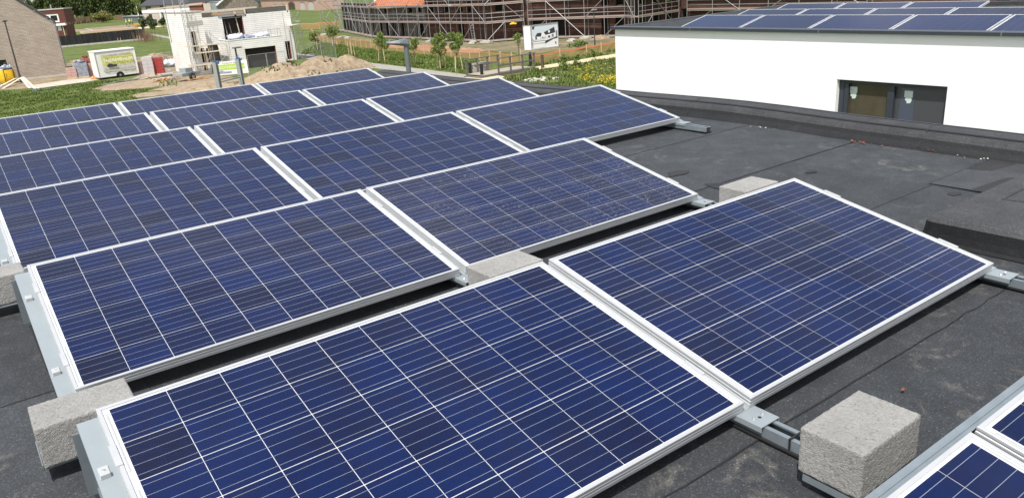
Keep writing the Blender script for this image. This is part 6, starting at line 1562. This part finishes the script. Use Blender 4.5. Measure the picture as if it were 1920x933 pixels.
# grey street lamp in front of the far edge of our roof
r = ray(761, 84); r.normalize(); P = CAM_POS+r*29.0
t = thing('street_lamp', 'big grey street lamp with a flat slanting head in front of the young trees', 'street lamp', (P.x, P.y, GZ), 0)
hz = P.z-GZ; part('pole', MB().lathe([(.11, 0), (.11, 1.0), (.10, 1.1), (.085, hz)], 14), M['grey_pole'], t, smooth=True)
hx = (-1)*Vector((_CM.col[0].x, _CM.col[0].y, 0)).normalized(); ang = math.atan2(hx.y, hx.x)
def head(b):
    secs = [(-.12, .10, .14, -.02), (.02, .15, .17, .01), (.18, .22, .14, .03), (.40, .24, .10, .05), (.58, .22, .075, .06), (.68, .17, .05, .07)]
    k = len(b.v)
    for x, w_, th, z in secs:
        for (yy, zz) in ((-1, 0), (-.75, .8), (0, 1), (.75, .8), (1, 0), (.7, -.6), (0, -.7), (-.7, -.6)): b.v.append((x, yy*w_, z+zz*th))
    for i in range(len(secs)-1):
        for j in range(8): b.f.append((k+i*8+j, k+i*8+(j+1) % 8, k+i*8+8+(j+1) % 8, k+i*8+8+j)); b.m.append(0)
    b.f.append(tuple(k+j for j in range(8))); b.m.append(0); b.f.append(tuple(k+(len(secs)-1)*8+7-j for j in range(8))); b.m.append(0); return b
hd = part('lamp_head', head(MB()), M['grey_pole'], t, loc=(0, 0, hz+.04), rot=(0, 0, ang))
part('lens', MB().poly([(.684, -.10, .03), (.700, -.10, .10), (.700, .10, .10), (.684, .10, .03)]), M['lamp_lens'], hd)
part('cover_plate', MB().poly([(.22, -.13, .182), (.55, -.11, .150), (.55, .11, .150), (.22, .13, .182)]), M['dark_pole'], hd)

# ================================================================== FOOTBRIDGE, POSTS
A_ = G(905, 146.5); B_ = G(999, 130.5); d = B_-A_; Lb = d.length; nl = Vector((-d.y, d.x, 0)).normalized()
t = thing('footbridge', 'small weathered timber footbridge with railings over the ditch', 'footbridge', A_, math.atan2(d.y, d.x))
BW = 1.9; zb = 0.22; M['bridge_deck'] = mat('sandy_deck_board', (0.34, 0.30, 0.23), 0.9, var=0.15, vscale=5)
for k in range(26): part('deck_board', MB().box(Lb*k/26+.01, Lb*(k+1)/26-.01, -0.15, BW, zb-.05, zb+.004*(k % 2)), M['bridge_deck'], t)
part('edge_beam', MB().box(0, Lb, -.30, -.16, zb-.28, zb), M['wood_old'], t); part('edge_beam', MB().box(0, Lb, BW+.01, BW+.15, zb-.28, zb), M['wood_old'], t)
part('abutment', MB().box(-.4, .3, -.3, BW, -.3, .1), M['wood_old'], t); part('abutment', MB().box(Lb-.3, Lb+.4, -.3, BW, -.3, .1), M['wood_old'], t)
for y_, x0_, x1_ in ((-.22, Lb*.28, Lb), (BW+.08, 0.0, Lb*.62)):
    for k in range(4):
        x = x0_+(x1_-x0_)*k/3; part('post', MB().box(x-.06, x+.06, y_-.05, y_+.05, zb-.2, zb+1.05), M['wood_old'], t)
    part('handrail', MB().box(x0_-.15, x1_+.15, y_-.07, y_+.07, zb+1.05, zb+1.12), M['wood_old'], t)
    part('middle_rail', MB().box(x0_, x1_, y_-.03, y_+.03, zb+.48, zb+.60), M['wood_old'], t)
gp = 'dark timber posts by the footbridge'
for u, v, h_, lab in ((882.5, 143, 1.0, 'dark post left of the white stone panel'), (1017.5, 128.5, 1.05, 'dark post standing by the yellow path right of the footbridge'), (904, 145.5, 1.0, 'thick dark post at the left end of the footbridge'), (995, 124, 1.1, 'dark post behind the right end of the footbridge railing')):
    solo('bollard', MB().box(-.09, .09, -.09, .09, 0, h_).box(-.07, .07, -.07, .07, h_, h_+.04), M['mesh_black'] if u != 1017.5 else M['bark'], lab, 'post', gp, G(u, v), 0.4)
fp = Fr.two(G(886, 142), G(918, 136)); t = thing('stone_panel', 'pale dry stone filled panel behind the left end of the footbridge', 'gabion', fp.O, fp.rz)
rnd = random.Random(14)
for j in range(7):
    x = 0
    while x < 1.75:
        w_ = rnd.uniform(.12, .34); part('stone', MB().obox((x+w_/2, 0, .09+.13*j), (w_-.015, .3, .115), Euler((rnd.gauss(0, .03), rnd.gauss(0, .05), 0)).to_matrix()), M['pale_stone'], t); x += w_
# stones and flowers on the bank
b = MB(); rnd = random.Random(3); P = G(1008, 151)
for k in range(22): b.blob((rnd.gauss(0, .55), rnd.gauss(0, .4), .06), (rnd.uniform(.08, .25), rnd.uniform(.08, .2), .1), 7, 5, 0, .4, k)
o = put('rubble', b.data('rubble', M['pale_stone']), None, P, kind='stuff'); o['label'] = 'pale rubble stones on the weedy bank below the footbridge'; o['category'] = 'stones'
def flowers(px, n_, spread, lab, seed):
    rnd = random.Random(seed); P = G(*px); b = MB()
    for k in range(n_):
        x, y = rnd.gauss(0, spread), rnd.gauss(0, spread*.9); h_ = rnd.uniform(.35, .75)
        b.tube((x, y, 0), (x+rnd.gauss(0, .04), y, h_), .006, 3, 1, None, False)
        for q_ in range(5):
            c = Vector((x+rnd.gauss(0, .05), y+rnd.gauss(0, .05), h_+rnd.uniform(-.08, .06))); s = rnd.uniform(.018, .036)
            Q = Euler((rnd.uniform(-.7, .7), rnd.uniform(-.7, .7), rnd.uniform(0, 6))).to_matrix(); b.quad(*[c+Q @ Vector(v) for v in ((-s, 0, 0), (0, -s, 0), (s, 0, 0), (0, s, 0))], 0)
        for q_ in range(3):
            c = Vector((x, y, h_*rnd.uniform(.2, .8))); s = rnd.uniform(.04, .08); Q = Euler((rnd.uniform(-.9, .9), rnd.uniform(-.9, .9), rnd.uniform(0, 6))).to_matrix(); b.quad(*[c+Q @ Vector(v) for v in ((0, 0, 0), (s, -s*.4, 0), (s*2, 0, 0), (s, s*.4, 0))], 1)
    o = put('wild_flowers', b.data('wild_flowers', [M['flower'], M['blade']]), None, P, kind='stuff'); o['label'] = lab; o['category'] = 'flowers'
flowers((1103, 142), 50, .75, 'loose patch of yellow wild flowers in the middle of the weedy bank', 1)
flowers((1143, 163), 150, .55, 'dense bright yellow flower patch at the foot of the white wall', 2)
flowers((1098, 160), 45, .45, 'small yellow flower patch left of the dense one', 3)
for k, (u, v, lab) in enumerate(((1056, 142, 'tall dark weed clump on the left of the bank'), (1082, 124, 'weed sticking up over the yellow sand path'), (1055, 124, 'small weed at the edge of the yellow sand path, left one'), (1112, 113, 'small weed at the edge of the yellow sand path, right one'))):
    tree('weed', G(u, v), .15, .8 if k else 1.1, .38 if k else .6, 240, .07, [M['leaf_b'], M['blade']], [3, 2], lab, 90+k, 'tall weeds on the bank', 5, .01, 'weed')
tree('weed', G(1087, 94), .1, 1.0, 1.3, 500, .09, [M['leaf_b'], M['blade']], [3, 2], 'dark green bush between the net and the lamp post', 97, None, 7, .01, 'bush')
# things at the far right behind the neighbour roof
P = G(1905, 25); t = thing('container', 'black box container at the top right edge of the picture', 'container', (P.x, P.y, GZ), 0.0)
r = ray(1890, 9); 
part('body', MB().box(0, 3.5, -6, 0.2, 0, 6.5), M['mesh_black'], t); part('door', MB().box(-0.04, 0, -5, -0.6, 0.4, 6.0), M['print_dark'], t)
